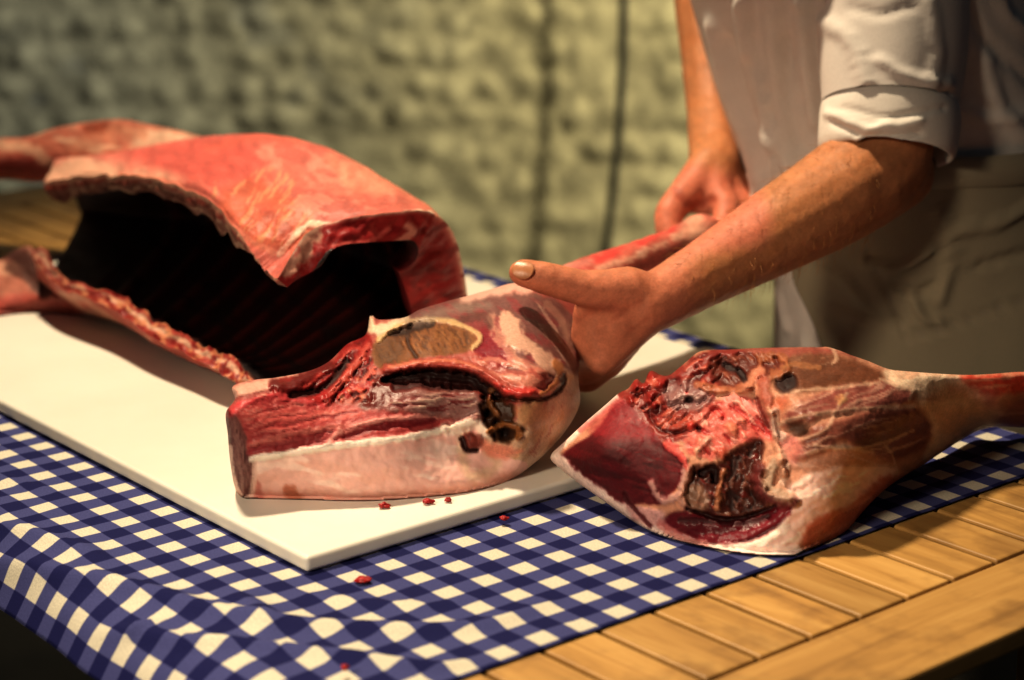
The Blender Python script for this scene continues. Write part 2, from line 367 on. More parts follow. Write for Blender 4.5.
# ------------------------------------------------------------------ carved solids seen from the front
def relief(poly, ctrl, step, R, rw, thick, tw, support, sm_n=6, edge_noise=0, tk=None, smooth=1e-3):
    """A solid with outline poly. ctrl: (px, py, 'z'|'y', value). Returns a dict of arrays."""
    L = catmull(poly, sm_n*len(poly), True)
    lo = L.min(0)-step; hi = L.max(0)+step
    xs = np.arange(lo[0], hi[0], step); ys = np.arange(lo[1], hi[1], step)
    X, Y = np.meshgrid(xs, ys, indexing='ij'); n, m = X.shape; q = np.column_stack([X.ravel(), Y.ravel()])
    ins = inside(q, L).reshape(n, m)
    c = ins[:-1, :-1]&ins[1:, :-1]&ins[1:, 1:]&ins[:-1, 1:]
    i, j = np.nonzero(c); F = np.column_stack([i*m+j, i*m+j+1, (i+1)*m+j+1, (i+1)*m+j])   # counter-clockwise towards camera (y down)
    used, inv = np.unique(F, return_inverse=True); F = inv.reshape(F.shape); p = q[used]
    cnt = np.bincount(F.ravel(), minlength=len(p)); bd = cnt < 4
    # also verts with 4 faces are interior; snap the rim to the outline
    snap, _ = closest_on(p[bd], L); p[bd] = snap
    # relax the interior a little near the rim
    nb = [[] for _ in range(len(p))]
    _, D = closest_on(p, L); D[bd] = 0
    cx = np.array([(c_[0], c_[1]) for c_ in ctrl]); val = np.array([c_[3] if c_[2] == 'y' else float(Yz(np.array(c_[:2], float), c_[3])) for c_ in ctrl])
    Yb = rbf(cx, val, p, smooth)
    Yf = Yb+R*(1-np.sqrt(1-(1-np.minimum(D/rw, 1))**2))
    Yr = Yb+R
    return dict(p=p, F=F, bd=bd, D=D, Yf=Yf, Yr=Yr, R=R, thick=thick, tw=tw, support=support, n=len(p), tk=tk)
def relief_build(r, cv):
    p, F, bd, D = r['p'], r['F'], r['bd'], r['D']
    sup = Yz(p, r['support']); sup = np.where(sup > 0, sup, 1e9)
    if r['support'] < .01:                       # where the board lies underneath, rest on its top instead
        g_ = atz(p, BT); on = (g_@BA < -1.0217+.001)&(g_@BB < 1.142); sup = np.where(on, np.minimum(sup, Yz(p, BT+.0004)), sup)
    fade = sstep(D, 0, 5)
    Yf = np.minimum(r['Yf']-cv.d*fade, sup-.0005)
    th = r['thick'] if r['tk'] is None else r['tk'](p)
    Ybk = r['Yr']+th*np.sqrt(np.clip(1-(1-np.minimum(D/r['tw'], 1))**2, 0, 1))
    Ybk = np.minimum(np.maximum(Ybk, Yf+.002), np.maximum(sup, Yf+.0003))
    front = atY(p, Yf); back = atY(p, Ybk)
    # share rim vertices
    n = r['n']; idx = np.arange(n)+n; idx[bd] = np.arange(n)[bd]
    inner = ~bd; mp = np.full(n, -1); mp[inner] = np.arange(inner.sum())+n; mp[bd] = np.nonzero(bd)[0]
    V = np.vstack([front, back[inner]]); BF = mp[F][:, ::-1]
    AF = np.vstack([F, BF]); rg = cv.rgba(); rg = np.vstack([rg, rg[inner]])
    Nn = vnormals(V, AF)
    return V, AF, rg, Nn, len(F)
def split_parts(V, F, rg, Nn, labels, names, parent, mats):
    obs = []
    for k, nm in enumerate(names):
        f = F[labels == k]
        if not len(f): continue
        u, inv = np.unique(f, return_inverse=True)
        obs.append(newmesh(nm, V[u], inv.reshape(f.shape), mats[k] if isinstance(mats, list) else mats, parent, True, rg[u], None, Nn[u]))
    return obs
# ------------------------------------------------------------------ haunch being handled, on the board
def make_haunch():
    H = crop(210, 260, .3972); h = lambda *a: H(*a)
    root = empty('haunch_joint', atz(np.array([390., 495]), BT)-np.array([0, 0, 0]), 'large raw haunch with pale fat side on the white board, held in two hands', 'meat joint', None)
    poly = h((40, 385), (62, 352), (57, 318), (110, 302), (165, 296), (246, 280), (300, 255), (345, 212), (392, 188), (404, 138), (425, 150), (488, 145), (530, 124), (600, 103), (650, 90), (705, 74), (765, 58), (830, 62), (900, 84), (936, 120), (940, 175), (930, 240), (928, 300), (932, 355), (915, 400), (880, 450), (825, 505), (750, 556), (650, 585), (500, 601), (380, 607), (250, 604), (120, 601), (82, 598), (62, 570), (50, 500), (45, 440))
    z = 'z'
    ctrl = [(240, 497, z, BT+.001), (310, 500, z, BT), (400, 501, z, BT), (470, 494, z, BT+.001), (520, 478, z, BT+.004), (556, 450, z, BT+.014), (578, 400, z, .05),
            (254, 455, z, .047), (340, 446, z, .05), (440, 428, z, .052), (480, 422, z, .054), (400, 470, z, .033),
            (230, 400, z, .083), (232, 385, z, .088), (300, 372, z, .088), (330, 395, z, .075), (420, 407, z, .068), (236, 450, z, .05),
            (350, 350, z, .092), (372, 322, z, .10), (420, 330, z, .101), (470, 345, z, .094), (440, 305, z, .106), (480, 300, z, .105), (540, 297, z, .104), (573, 312, z, .082), (560, 290, z, .096),
            (470, 390, z, .074), (500, 370, z, .084), (545, 370, z, .082), (530, 430, z, .05), (576, 355, z, .068), (500, 460, z, .028)]
    r = relief(poly, ctrl, 1.6, .012, 16, .07, 60, BT, tk=lambda p: .075-.04*sstep(p[:, 0], 530, 575))
    cv = Canvas(r['p'], (176, 92, 82), .5)
    W = (236, 212, 196); PK = (238, 188, 176); RED = (172, 44, 46); DR = (96, 22, 24); BLK = (40, 13, 10); CR = (214, 178, 130); BRN = (136, 84, 48); ORG = (176, 112, 62)
    # --- broad regions
    cv.poly(h((480, 160), (520, 125), (650, 90), (800, 86), (900, 120), (930, 200), (925, 310), (860, 300), (760, 330), (680, 280), (680, 190), (620, 160)), (128, 84, 80), wet=.75)
    cv.streaks(h((520, 125), (800, 86), (930, 200), (900, 300), (680, 240)), .5, 22, 6, .0, (150, 62, 66), .7)
    cv.poly(h((650, 190), (690, 170), (740, 200), (770, 250), (740, 275), (690, 260), (665, 225)), (140, 40, 52), wet=.8, d=.001)
    cv.poly(h((735, 140), (775, 140), (800, 190), (870, 240), (895, 280), (850, 290), (800, 240), (760, 225), (735, 190)), (220, 172, 150), f=4, wob=7, d=.0015)
    cv.line(h((705, 145), (722, 185), (760, 240), (830, 300)), 7, (214, 160, 138), .7, wob=.7)
    cv.line(h((850, 110), (890, 160), (912, 260)), 5, (188, 150, 130), .6, wob=.5)
    cv.streaks(h((780, 100), (880, 120), (925, 250), (880, 260), (800, 170)), 1.0, 26, 2.2, .22, (214, 180, 160), .7, seed=3)
    # right hand fatty rim
    cv.poly(h((880, 280), (935, 300), (940, 400), (880, 470), (800, 530), (690, 520), (640, 470), (690, 430), (770, 400), (800, 360), (860, 345)), (216, 176, 146), f=8, wet=.55)
    cv.streaks(h((880, 280), (935, 300), (935, 400), (820, 520), (700, 500), (780, 400)), 2.2, 20, 5, .1, (212, 156, 110), .6, seed=5)
    cv.streaks(h((840, 330), (935, 300), (935, 430), (820, 520), (780, 420)), 2.0, 24, 3, .25, (180, 98, 84), .7, seed=6)
    cv.line(h((935, 330), (922, 400), (870, 470), (800, 520)), 8, (244, 214, 188), .7)
    # fat side of the loin
    fat = h((108, 498), (300, 470), (500, 445), (660, 402), (700, 425), (690, 470), (760, 500), (800, 520), (740, 600), (500, 640), (250, 640), (100, 640), (80, 600))
    cv.poly(fat, PK, f=3, wob=1.5, wet=.3)
    cv.streaks(fat, .0, 60, 14, .05, (232, 178, 162), .6, seed=1)
    cv.streaks(fat, .1, 50, 12, .15, (250, 222, 210), .7, seed=2)
    cv.line(h((110, 600), (350, 607), (600, 590), (760, 545)), 12, (214, 146, 128), .7, soft=1)
    cv.line(h((200, 580), (215, 600)), 9, (176, 92, 62), .7); cv.line(h((110, 565), (120, 600)), 8, (190, 110, 98), .8)
    cv.line(h((640, 430), (636, 500), (660, 545), (720, 520), (700, 480)), 10, (216, 184, 150), .6, soft=1)
    cv.line(h((108, 497), (300, 468), (500, 443), (668, 402)), 5.5, (244, 224, 206), .95, d=.0012, wob=.25)
    cv.line(h((600, 424), (668, 405), (690, 430)), 9, (240, 218, 200), .8, d=.001)
    # end grain face of the loin
    end = h((38, 385), (66, 392), (92, 440), (112, 497), (110, 560), (96, 600), (60, 600), (40, 480))
    cv.poly(end, (112, 66, 62), f=3, wob=1.5, wet=.45)
    cv.streaks(end, 1.45, 30, 2.4, -.05, (150, 106, 98), .8, seed=7); cv.streaks(end, 1.6, 26, 2.2, .1, (70, 30, 30), .7, d=-.001, seed=8)
    cv.line(h((50, 470), (62, 560), (84, 597), (104, 590), (112, 540), (110, 500)), 3.5, (226, 186, 170), .9)
    # red cut along the top of the loin
    top = h((42, 384), (140, 330), (220, 335), (300, 360), (430, 370), (520, 383), (660, 398), (560, 428), (430, 448), (300, 464), (114, 492), (92, 440), (66, 392))
    cv.poly(top, (176, 70, 68), f=4, wob=2, wet=.5)
    cv.streaks(top, -.16, 46, 4, -.05, (214, 104, 96), .8, seed=9); cv.streaks(top, -.12, 60, 4, .05, (128, 30, 34), .7, d=-.0006, seed=10)
    cv.streaks(top, -.2, 70, 2.6, .28, (226, 150, 138), .6, d=.0002, seed=11)
    cv.poly(h((110, 470), (240, 440), (310, 425), (290, 462), (118, 490)), (150, 52, 56), .75, d=-.001)
    cv.line(h((100, 466), (200, 436), (330, 418), (440, 400)), 4, (206, 120, 110), .8, d=.001, wob=.5)
    cv.line(h((300, 460), (330, 430), (420, 405), (520, 395), (600, 392)), 4, (220, 150, 140), .85, d=.0012, wob=.5)
    cv.line(h((340, 445), (430, 420), (560, 404)), 4.5, (120, 28, 34), .8, d=-.0012)
    cv.line(h((42, 386), (100, 350), (170, 338), (280, 362)), 6, (206, 74, 78), .8, d=.001, wob=.6)
    cv.dot(h((45, 383))[0], 5, (90, 16, 18), .9, d=.002)
    cv.poly(h((90, 400), (180, 370), (270, 380), (240, 420), (120, 450)), (198, 92, 88), .45, f=14)
    cv.streaks(h((60, 380), (200, 340), (300, 370), (250, 430), (100, 450)), -.4, 14, 6, .12, (140, 34, 38), .6, seed=14)
    cv.line(h((106, 501), (300, 471), (500, 446), (668, 406)), 4.8, (252, 234, 218), .95, d=.0012, wob=.25, soft=.5); cv.line(h((600, 428), (668, 410), (690, 432)), 10, (248, 226, 208), .8, d=.001)
    # pale flap behind the loin
    cv.poly(h((55, 318), (160, 293), (250, 278), (240, 298), (165, 315), (150, 335), (66, 352)), (222, 168, 150), f=3, wob=1.5, d=.001, wet=.3)
    cv.line(h((66, 351), (110, 340), (150, 330)), 3, (150, 60, 56), .8, d=-.002)
    # ragged dark red ridge
    rag = h((152, 330), (170, 300), (252, 285), (300, 255), (345, 212), (395, 190), (415, 250), (380, 300), (350, 345), (290, 360), (220, 338))
    cv.poly(rag, (150, 40, 38), f=3, wob=4, wet=.75)
    cv.streaks(rag, -.7, 16, 4, .0, (92, 16, 18), .9, d=-.0022, seed=15); cv.streaks(rag, -.8, 14, 3, .15, (206, 88, 76), .85, d=.0012, seed=16)
    cv.line(h((160, 312), (195, 318), (230, 300), (262, 275), (300, 268)), 8, (104, 28, 26), .9, d=.003)
    cv.line(h((205, 340), (265, 330), (310, 300), (345, 255)), 5, BLK, .85, d=-.004)
    cv.line(h((292, 352), (330, 310), (366, 262), (398, 215)), 5, (200, 90, 78), .8, d=.003, wob=.7)
    cv.line(h((270, 350), (330, 340), (390, 320), (430, 300)), 6, (170, 40, 40), .9, d=.001, wob=.9)
    cv.streaks(h((300, 360), (330, 300), (400, 230), (440, 290), (420, 365), (360, 368)), -.9, 12, 3.4, .05, (214, 92, 70), .9, d=.001, seed=17)
    cv.streaks(h((300, 360), (330, 300), (400, 230), (440, 290), (420, 365), (360, 368)), -.6, 11, 4, .15, (70, 10, 12), .9, d=-.002, seed=18)
    for q in h((372, 300), (350, 330), (402, 350), (415, 310), (332, 345), (386, 345)): cv.dot(q, 4, (228, 150, 120), .8, d=.0016, wob=.5)
    # white tag of fat at the top
    cv.line(h((404, 140), (402, 168), (425, 176), (470, 160), (490, 150)), 8, (238, 210, 180), .95, d=.004, wob=.4)
    # brown cut muscle
    br = h((408, 225), (420, 200), (460, 180), (500, 165), (540, 156), (610, 160), (650, 172), (672, 198), (650, 228), (600, 240), (540, 244), (480, 262), (440, 276), (412, 258))
    cv.poly(br, BRN, f=3, wob=2, wet=.1, d=.0005)
    cv.streaks(br, 1.2, 9, 3, -.05, (92, 54, 30), .75, d=-.0006, seed=20); cv.streaks(br, .9, 8, 3, .15, (160, 106, 62), .6, d=.0004, seed=21)
    cv.line(h((505, 165), (498, 205), (520, 245)), 3, (60, 34, 24), .8, d=-.0025); cv.line(h((452, 186), (520, 170), (560, 160), (520, 158)), 5, (44, 22, 14), .9, d=-.004)
    cv.poly(h((415, 220), (450, 195), (490, 220), (470, 255), (430, 268)), (100, 64, 38), .7, f=6, d=-.0015)
    cv.line(h((425, 200), (470, 168), (525, 150), (590, 152), (645, 168), (680, 195), (660, 225)), 3.6, CR, .95, d=.0028, wob=.4)
    # gathered membrane and the long dark hollow
    cv.poly(h((430, 290), (520, 268), (640, 272), (720, 320), (770, 350), (720, 375), (690, 400), (600, 395), (480, 380), (380, 370), (400, 330)), (112, 40, 34), f=6, wob=4, wet=.8)
    cv.poly(h((470, 345), (560, 328), (640, 330), (690, 358), (690, 395), (600, 395), (500, 380), (440, 372)), (158, 112, 106), f=8, wob=5, d=.001, wet=.7)
    cv.streaks(h((430, 372), (500, 335), (640, 325), (695, 365), (690, 400), (560, 392)), -.25, 20, 3, .05, (214, 178, 160), .75, d=.0008, seed=22)
    cv.streaks(h((430, 372), (500, 335), (640, 325), (695, 365), (690, 400), (560, 392)), -.1, 22, 3, .15, (120, 36, 38), .8, d=-.001, seed=23)
    cv.line(h((440, 300), (520, 294), (600, 298), (670, 312), (730, 348)), 11, BLK, 1, d=-.010, taper=.6)
    cv.line(h((470, 318), (560, 312), (650, 322)), 7, (60, 18, 15), .85, d=-.004)
    cv.line(h((445, 276), (520, 263), (600, 262), (660, 272), (715, 303), (770, 338), (835, 336)), 6.5, (168, 66, 56), .95, d=.0052, wob=.4)
    cv.line(h((450, 270), (530, 256), (620, 255), (690, 278)), 2.4, (214, 130, 104), .8, d=.001)
    cv.poly(h((660, 235), (720, 260), (780, 280), (830, 270), (850, 300), (800, 330), (740, 320), (690, 285)), (178, 84, 72), .8, f=6, wob=5, d=.002)
    cv.streaks(h((650, 225), (790, 240), (860, 290), (810, 332), (700, 290)), .3, 18, 5, .0, (220, 152, 130), .7, d=.001, seed=25)
    cv.line(h((838, 336), (868, 318), (884, 288), (872, 262)), 6, (196, 130, 84), .95, d=.003, wob=.4)
    cv.line(h((735, 348), (800, 352), (850, 346), (884, 318), (890, 290)), 3.5, (60, 26, 14), .9, d=-.004, wob=.5)
    cv.poly(h((715, 310), (760, 325), (820, 322), (805, 342), (745, 340)), (196, 60, 54), .9, f=4, d=.002, wet=.8)
    # dark holes with golden fat
    cv.poly(h((680, 365), (720, 350), (760, 370), (770, 410), (800, 430), (770, 455), (715, 450), (690, 410)), (66, 36, 18), f=5, wob=5, d=-.005, wet=.6)
    for q, rr in zip(h((692, 345), (700, 385), (742, 436), (722, 410)), (5, 6, 10, 7)): cv.dot(q, rr, (30, 13, 8), 1, d=-.006)
    cv.line(h((702, 432), (738, 414), (775, 425), (778, 448)), 4, (150, 92, 48), .9, d=.003)
    cv.line(h((708, 330), (705, 360), (725, 390)), 4, (140, 88, 50), .8, d=.003, wob=.6)
    cv.poly(h((775, 370), (830, 355), (850, 390), (810, 420), (780, 408)), (206, 150, 104), .8, f=8, d=.001)
    cv.dot(h((658, 456))[0], 12, (118, 50, 40), 1, d=.003, soft=.35); cv.line(h((636, 450), (648, 478), (672, 480)), 3.5, (44, 14, 12), .9, d=-.004); cv.dot(h((662, 452))[0], 5, (150, 70, 56), .8, d=.001)
    cv.poly(h((680, 450), (740, 470), (790, 480), (740, 500), (690, 486)), (226, 132, 108), .8, f=8)
    # muscle creases on the grey silverskin
    cv.line(h((500, 160), (560, 140), (640, 120), (700, 112)), 10, (150, 128, 118), .6, soft=1); cv.line(h((640, 150), (690, 140), (705, 165)), 6, (96, 66, 60), .6)
    cv.line(h((640, 92), (700, 80), (765, 66), (800, 72)), 9, (234, 186, 170), .85, wob=.3)
    cv.d += .0009*fbm(cv.px/9, 3)*sstep(cv.px[:, 1], 300, 310)
    cv.speckle(6, .04)
    V, F, rg, Nn, nf = relief_build(r, cv)
    fc = np.vstack([r['p'], r['p'][~r['bd']]])[F].mean(1); lab = np.zeros(len(F), int); fi = np.arange(len(F)) < nf
    lab[inside(fc, catmull(fat, 80, True))&fi] = 1; lab[inside(fc, catmull(end, 60, True))&fi] = 2; lab[inside(fc, catmull(top, 80, True))&fi] = 3; lab[inside(fc, catmull(br, 60, True))&fi] = 4
    obs = split_parts(V, F, rg, Nn, lab, ['leg_muscle', 'fat_layer', 'cut_end', 'loin_cut', 'sirloin_cut'], root, [M_MEAT, M_FAT, M_MEAT, M_MEAT, M_MEAT])
    for o, l in zip(obs[1:], ('pale pink layer of fat', 'grey red cut end of the loin', 'bright red cut along the loin', 'brown coarse grained cut muscle')): o['label'] = l
    # shank going back to the other hand
    pts = [(535, 304, 1.525, 22), (562, 290, 1.54, 24), (600, 275, 1.565, 22.5), (640, 259, 1.60, 19.5), (668, 247, 1.63, 17), (686, 239, 1.655, 17.5), (699, 233, 1.672, 19), (707, 230, 1.685, 15), (711, 229, 1.692, 5)]
    C = catmull([atY(np.array(p[:2], float), p[2]) for p in pts], 90); Rr = catmull([[p[3]*p[2]/FPX] for p in pts], 90)[:, 0]
    V, F = tube_mesh(C, Rr, 40); Nn = vnormals(V, np.array(F[:-2])); V = V+Nn*(.0012*fbm(V*90, 3))[:, None]
    cs = Canvas(proj(V), (206, 112, 96), .6)
    cs.line([(560, 276), (600, 258), (640, 240), (670, 226)], 9, (218, 70, 66), .85, wob=.8, soft=1); cs.line([(590, 272), (640, 254), (680, 236)], 5, (236, 186, 160), .8, wob=.8)
    cs.line([(600, 282), (650, 264), (690, 246)], 7, (160, 84, 76), .8, soft=1); cs.dot((697, 230), 24, (244, 186, 160), .95); cs.dot((640, 252), 5, (240, 200, 180), .6); cs.line([(520, 285), (560, 270), (590, 262)], 6, (226, 150, 134), .8)
    cs.speckle(7, .2); newmesh('shank', V, F, M_MEAT, root, True, cs.rgba())['label'] = 'pink shank with a knob of bone'
    return root

# ------------------------------------------------------------------ leg lying over the cloth
def make_leg():
    L = crop(540, 320, .3676); R = crop(740, 320, .3679)
    root = empty('leg_joint', atz(np.array([760., 552]), .001), 'whole raw leg with dark red cut face lying on the gingham cloth', 'meat joint')
    poly = L((28, 372), (70, 328), (120, 281), (170, 238), (215, 199), (240, 186), (262, 160), (282, 172), (300, 138), (330, 150), (355, 148), (400, 112), (440, 84), (520, 80), (600, 76), (700, 74), (760, 74))+\
        R((236, 73), (268, 82), (304, 96), (350, 112), (400, 132), (450, 139), (600, 149), (690, 146), (772, 141), (860, 150), (880, 220), (850, 285), (772, 292), (700, 290), (640, 304), (560, 352), (500, 392), (450, 422), (390, 464), (335, 520), (292, 570), (240, 600), (200, 618))+\
        L((770, 608), (722, 628), (690, 641), (620, 641), (560, 636), (490, 626), (420, 611), (360, 596), (300, 574), (250, 546), (200, 511), (150, 476), (100, 440), (60, 408))
    z = 'z'
    ctrl = [(551, 457, z, .026), (580, 484, z, .015), (613, 507, z, .008), (650, 531, z, .002), (694, 545, z, 0), (746, 554, z, 0), (795, 554, z, 0), (828, 541, z, .001), (850, 527, z, .003), (861, 511, z, .008), (905, 474, z, .010), (946, 449, z, .011), (975, 431, z, .012), (1010, 427, z, .013), (1060, 425, z, .013),
            (584, 423, z, .05), (619, 393, z, .072), (650, 372, z, .085), (702, 351, z, .098), (760, 347, z, .10), (828, 347, z, .10), (887, 368, z, .090), (960, 374, z, .074), (1024, 371, z, .070), (1060, 374, z, .068),
            (600, 450, z, .048), (640, 420, z, .062), (650, 470, z, .040), (690, 430, z, .063), (700, 390, z, .081), (690, 500, z, .028), (750, 520, z, .018), (740, 460, z, .05), (790, 400, z, .086), (770, 430, z, .066), (800, 470, z, .048), (830, 500, z, .030), (820, 430, z, .072), (860, 450, z, .056), (880, 410, z, .074), (930, 410, z, .06), (1000, 400, z, .05)]
    r = relief(poly, ctrl, 1.6, .006, 9, .075, 60, .0016, tk=lambda p: .075-.035*sstep(p[:, 0], 850, 1000)-.03*sstep(p[:, 0], 640, 560))
    cv = Canvas(r['p'], (206, 146, 118), .4)
    W = (232, 204, 188); BLK = (34, 10, 9); DK = (92, 12, 20)
    # shank and thigh muscles under silverskin
    m1 = R((120, 180), (128, 110), (180, 84), (250, 88), (330, 112), (392, 150), (360, 168), (250, 182), (180, 192))
    m2 = R((120, 292), (140, 240), (250, 192), (330, 178), (440, 172), (478, 205), (440, 226), (330, 244), (220, 262))
    m3 = R((150, 380), (190, 300), (330, 256), (440, 242), (505, 262), (526, 296), (500, 350), (430, 378), (350, 360), (280, 330), (220, 360))
    for m_, c_, k in ((m1, (122, 74, 52), 1), (m2, (150, 84, 74), 2), (m3, (140, 80, 66), 3)):
        cv.poly(m_, c_, f=9, wob=4, d=.0022, wet=.8); cv.streaks(m_, -.2, 40, 6, .0, tuple(v*.8 for v in c_), .5, seed=k); cv.streaks(m_, -.25, 44, 2.6, .32, (196, 156, 132), .45, seed=k+40)
    cv.streaks(R((90, 300), (200, 180), (480, 170), (540, 280), (430, 400), (160, 400)), -.35, 60, 4, .22, (226, 182, 158), .55, d=.0003, seed=51); cv.streaks(R((90, 350), (180, 280), (420, 320), (440, 390), (180, 420)), .25, 50, 4, .2, (228, 184, 164), .6, seed=52)
    cv.poly(R((-20, 40), (120, 70), (230, 70), (330, 105), (250, 92), (120, 95), (0, 95)), (150, 72, 62), .8, f=6)
    for pl, w_ in ((((100, 282), (180, 260), (260, 248), (360, 238), (480, 234)), 4), (((110, 200), (180, 190), (260, 184), (380, 170)), 3.5), (((150, 330), (230, 300), (260, 250), (290, 200)), 3), (((160, 370), (260, 345), (360, 360)), 4), (((380, 160), (430, 180), (470, 190), (460, 220)), 3), (((200, 340), (300, 350), (400, 330), (470, 300)), 2.2), (((240, 60), (262, 100), (250, 120)), 3), (((395, 340), (415, 370), (430, 420)), 2.5)):
        cv.line(R(*pl), w_, (226, 188, 160), .7, d=.0005, wob=.35, soft=.9)
    cv.dot(R((275, 215))[0], 7, (214, 160, 110), .8, d=.001, wob=.6)
    cv.poly(R((395, 140), (450, 140), (600, 150), (655, 160), (660, 230), (610, 300), (540, 352), (500, 380), (526, 300), (480, 210), (420, 175)), (252, 218, 188), f=10, wob=5, wet=.4)
    cv.streaks(R((395, 140), (600, 150), (660, 230), (540, 352), (500, 380), (526, 300), (480, 210)), -.2, 50, 6, .05, (228, 172, 140), .55, seed=8)
    cv.poly(R((540, 255), (600, 240), (650, 250), (620, 290), (560, 310)), (226, 148, 92), .8, f=12)
    cv.poly(R((600, 155), (690, 148), (772, 142), (870, 150), (870, 200), (772, 190), (690, 200), (650, 190)), (196, 70, 52), f=8, wob=5, d=.0008)
    cv.poly(R((570, 180), (640, 172), (700, 190), (680, 240), (620, 225), (575, 205)), (160, 92, 90), .45, f=12)
    cv.poly(R((735, 225), (790, 200), (880, 190), (880, 300), (740, 300), (690, 280)), (150, 84, 66), .75, f=14)  # shade on the underside of the shank end, painted as brown
    cv.streaks(R((500, 150), (880, 140), (880, 290), (560, 330)), -.12, 60, 4, .18, (216, 160, 128), .6, seed=9)
    cv.poly(R((540, 205), (600, 190), (670, 235), (720, 250), (650, 300), (560, 345), (515, 375), (535, 290)), (246, 206, 176), .6, f=12)  # cream flesh painted brighter to offset the lamp falling off here
    # pale fat flank
    wf = R((30, 575), (100, 500), (150, 440), (240, 405), (330, 400), (420, 405), (400, 450), (330, 500), (250, 540), (190, 570), (150, 620), (60, 645), (-60, 660), (-30, 610))
    cv.poly(wf, (248, 208, 194), f=8, wob=4, wet=.3); cv.streaks(wf, -.6, 30, 5, .05, (240, 190, 170), .6, d=-.0005, seed=11); cv.streaks(wf, -.5, 26, 5, .12, (255, 236, 220), .8, d=.0004, seed=12)
    cv.poly(R((165, 610), (185, 565), (240, 525), (310, 495), (350, 455), (395, 425), (450, 425), (390, 480), (330, 540), (280, 590), (220, 615)), (206, 112, 84), f=8, wob=5, wet=.4)
    cv.streaks(R((165, 610), (240, 525), (350, 455), (450, 425), (330, 540), (220, 615)), -.6, 20, 4, .05, (228, 150, 118), .7, seed=13)
    # dark red cut face
    cut = L((52, 376), (100, 336), (160, 290), (220, 215), (285, 265), (330, 330), (385, 375), (392, 420), (360, 470), (330, 500), (270, 500), (240, 515), (200, 490), (140, 450), (90, 410))
    cv.poly(cut, DK, f=3, wob=2, wet=.15); cv.streaks(cut, .35, 40, 8, .0, (72, 8, 14), .8, d=-.0003, seed=15); cv.streaks(cut, .3, 36, 5, .25, (134, 34, 40), .5, seed=16)
    cv.poly(L((130, 300), (200, 225), (240, 215), (290, 260), (330, 320), (250, 330), (180, 320)), (158, 38, 46), .7, f=14, wob=6, d=.0004, wet=.3); cv.streaks(L((130, 310), (210, 205), (290, 240), (300, 290), (200, 290)), -.6, 20, 4, .2, (216, 108, 100), .5, seed=17)
    cv.line(L((28, 372), (60, 406), (100, 440), (150, 476), (200, 511), (250, 546), (300, 574), (360, 596), (440, 614), (560, 634), (690, 640)), 11, (252, 224, 212), .95, wob=.2, soft=.35)
    cv.line(L((34, 368), (120, 281), (215, 200)), 5.5, (252, 226, 214), .95, wob=.3); cv.line(L((110, 300), (170, 250), (225, 210)), 3.5, (190, 90, 88), .7)
    cv.line(L((300, 440), (325, 490), (370, 480), (392, 420), (398, 380)), 5, (196, 150, 142), .85, d=.0025, wob=.5)
    # lower strip with white seam
    st = L((320, 560), (350, 530), (400, 518), (470, 526), (560, 534), (620, 516), (680, 492), (692, 500), (660, 550), (600, 592), (540, 608), (470, 606), (400, 592))
    cv.poly(st, (96, 14, 24), f=3, wob=2, d=-.002, wet=.9); cv.line(L((440, 596), (540, 590), (620, 555), (670, 520)), 6, (150, 44, 56), .8, d=.001); cv.line(L((380, 545), (450, 545), (540, 552), (620, 535)), 4, (60, 8, 14), .8, d=-.001)
    cv.poly(L((235, 500), (285, 510), (340, 525), (330, 555), (290, 560), (250, 535)), (200, 150, 146), f=5, wob=3, d=.001); cv.line(L((330, 556), (380, 590), (450, 612)), 6, (206, 130, 124), .8)
    cv.line(L((230, 470), (245, 500), (300, 560)), 3, (70, 10, 16), .8, d=-.002)
    # ragged top of the cut
    rg_ = L((215, 200), (240, 185), (262, 160), (300, 135), (355, 145), (440, 84), (540, 80), (560, 120), (500, 170), (470, 230), (420, 280), (400, 320), (340, 330), (280, 270))
    cv.poly(rg_, (142, 52, 46), f=4, wob=4, wet=.7); cv.streaks(rg_, -.7, 16, 5, .0, (84, 20, 18), .85, d=-.0025, seed=19); cv.streaks(rg_, -.5, 15, 4, .12, (206, 104, 84), .8, d=.0015, seed=20)
    for q, rr in zip(L((255, 172), (280, 185), (300, 150), (330, 165), (300, 205), (255, 215), (340, 215), (310, 230)), (6, 7, 7, 6, 6, 6, 5, 5)): cv.dot(q, rr, (160, 40, 36), .85, d=.004, wob=.8)
    cv.poly(L((330, 190), (400, 170), (455, 190), (470, 220), (440, 250), (380, 245), (340, 225)), (150, 112, 110), .85, f=8, wob=4, d=.001, wet=.8); cv.dot(L((405, 217))[0], 6.5, (36, 18, 20), .9, d=-.004); cv.line(L((380, 212), (405, 203), (432, 215)), 2.6, (196, 160, 152), .8, d=.001); cv.dot(L((398, 198))[0], 3, (206, 50, 48), .8)
    cv.poly(L((330, 270), (430, 245), (470, 255), (430, 290), (380, 300)), (186, 84, 66), .7, f=6); cv.line(L((300, 265), (330, 300), (390, 305), (440, 280), (480, 240)), 3, (96, 30, 26), .8, d=-.0025)
    # bright pink knobbly middle
    pk = L((400, 320), (440, 240), (520, 205), (580, 215), (640, 290), (650, 330), (590, 330), (530, 345), (480, 375), (430, 375), (390, 350))
    cv.poly(pk, (216, 110, 98), f=6, wob=5, wet=.65); cv.streaks(pk, .9, 14, 5, .05, (180, 44, 44), .8, d=-.0015, seed=21); cv.streaks(pk, .7, 12, 5, .15, (238, 178, 160), .8, d=.0012, seed=22)
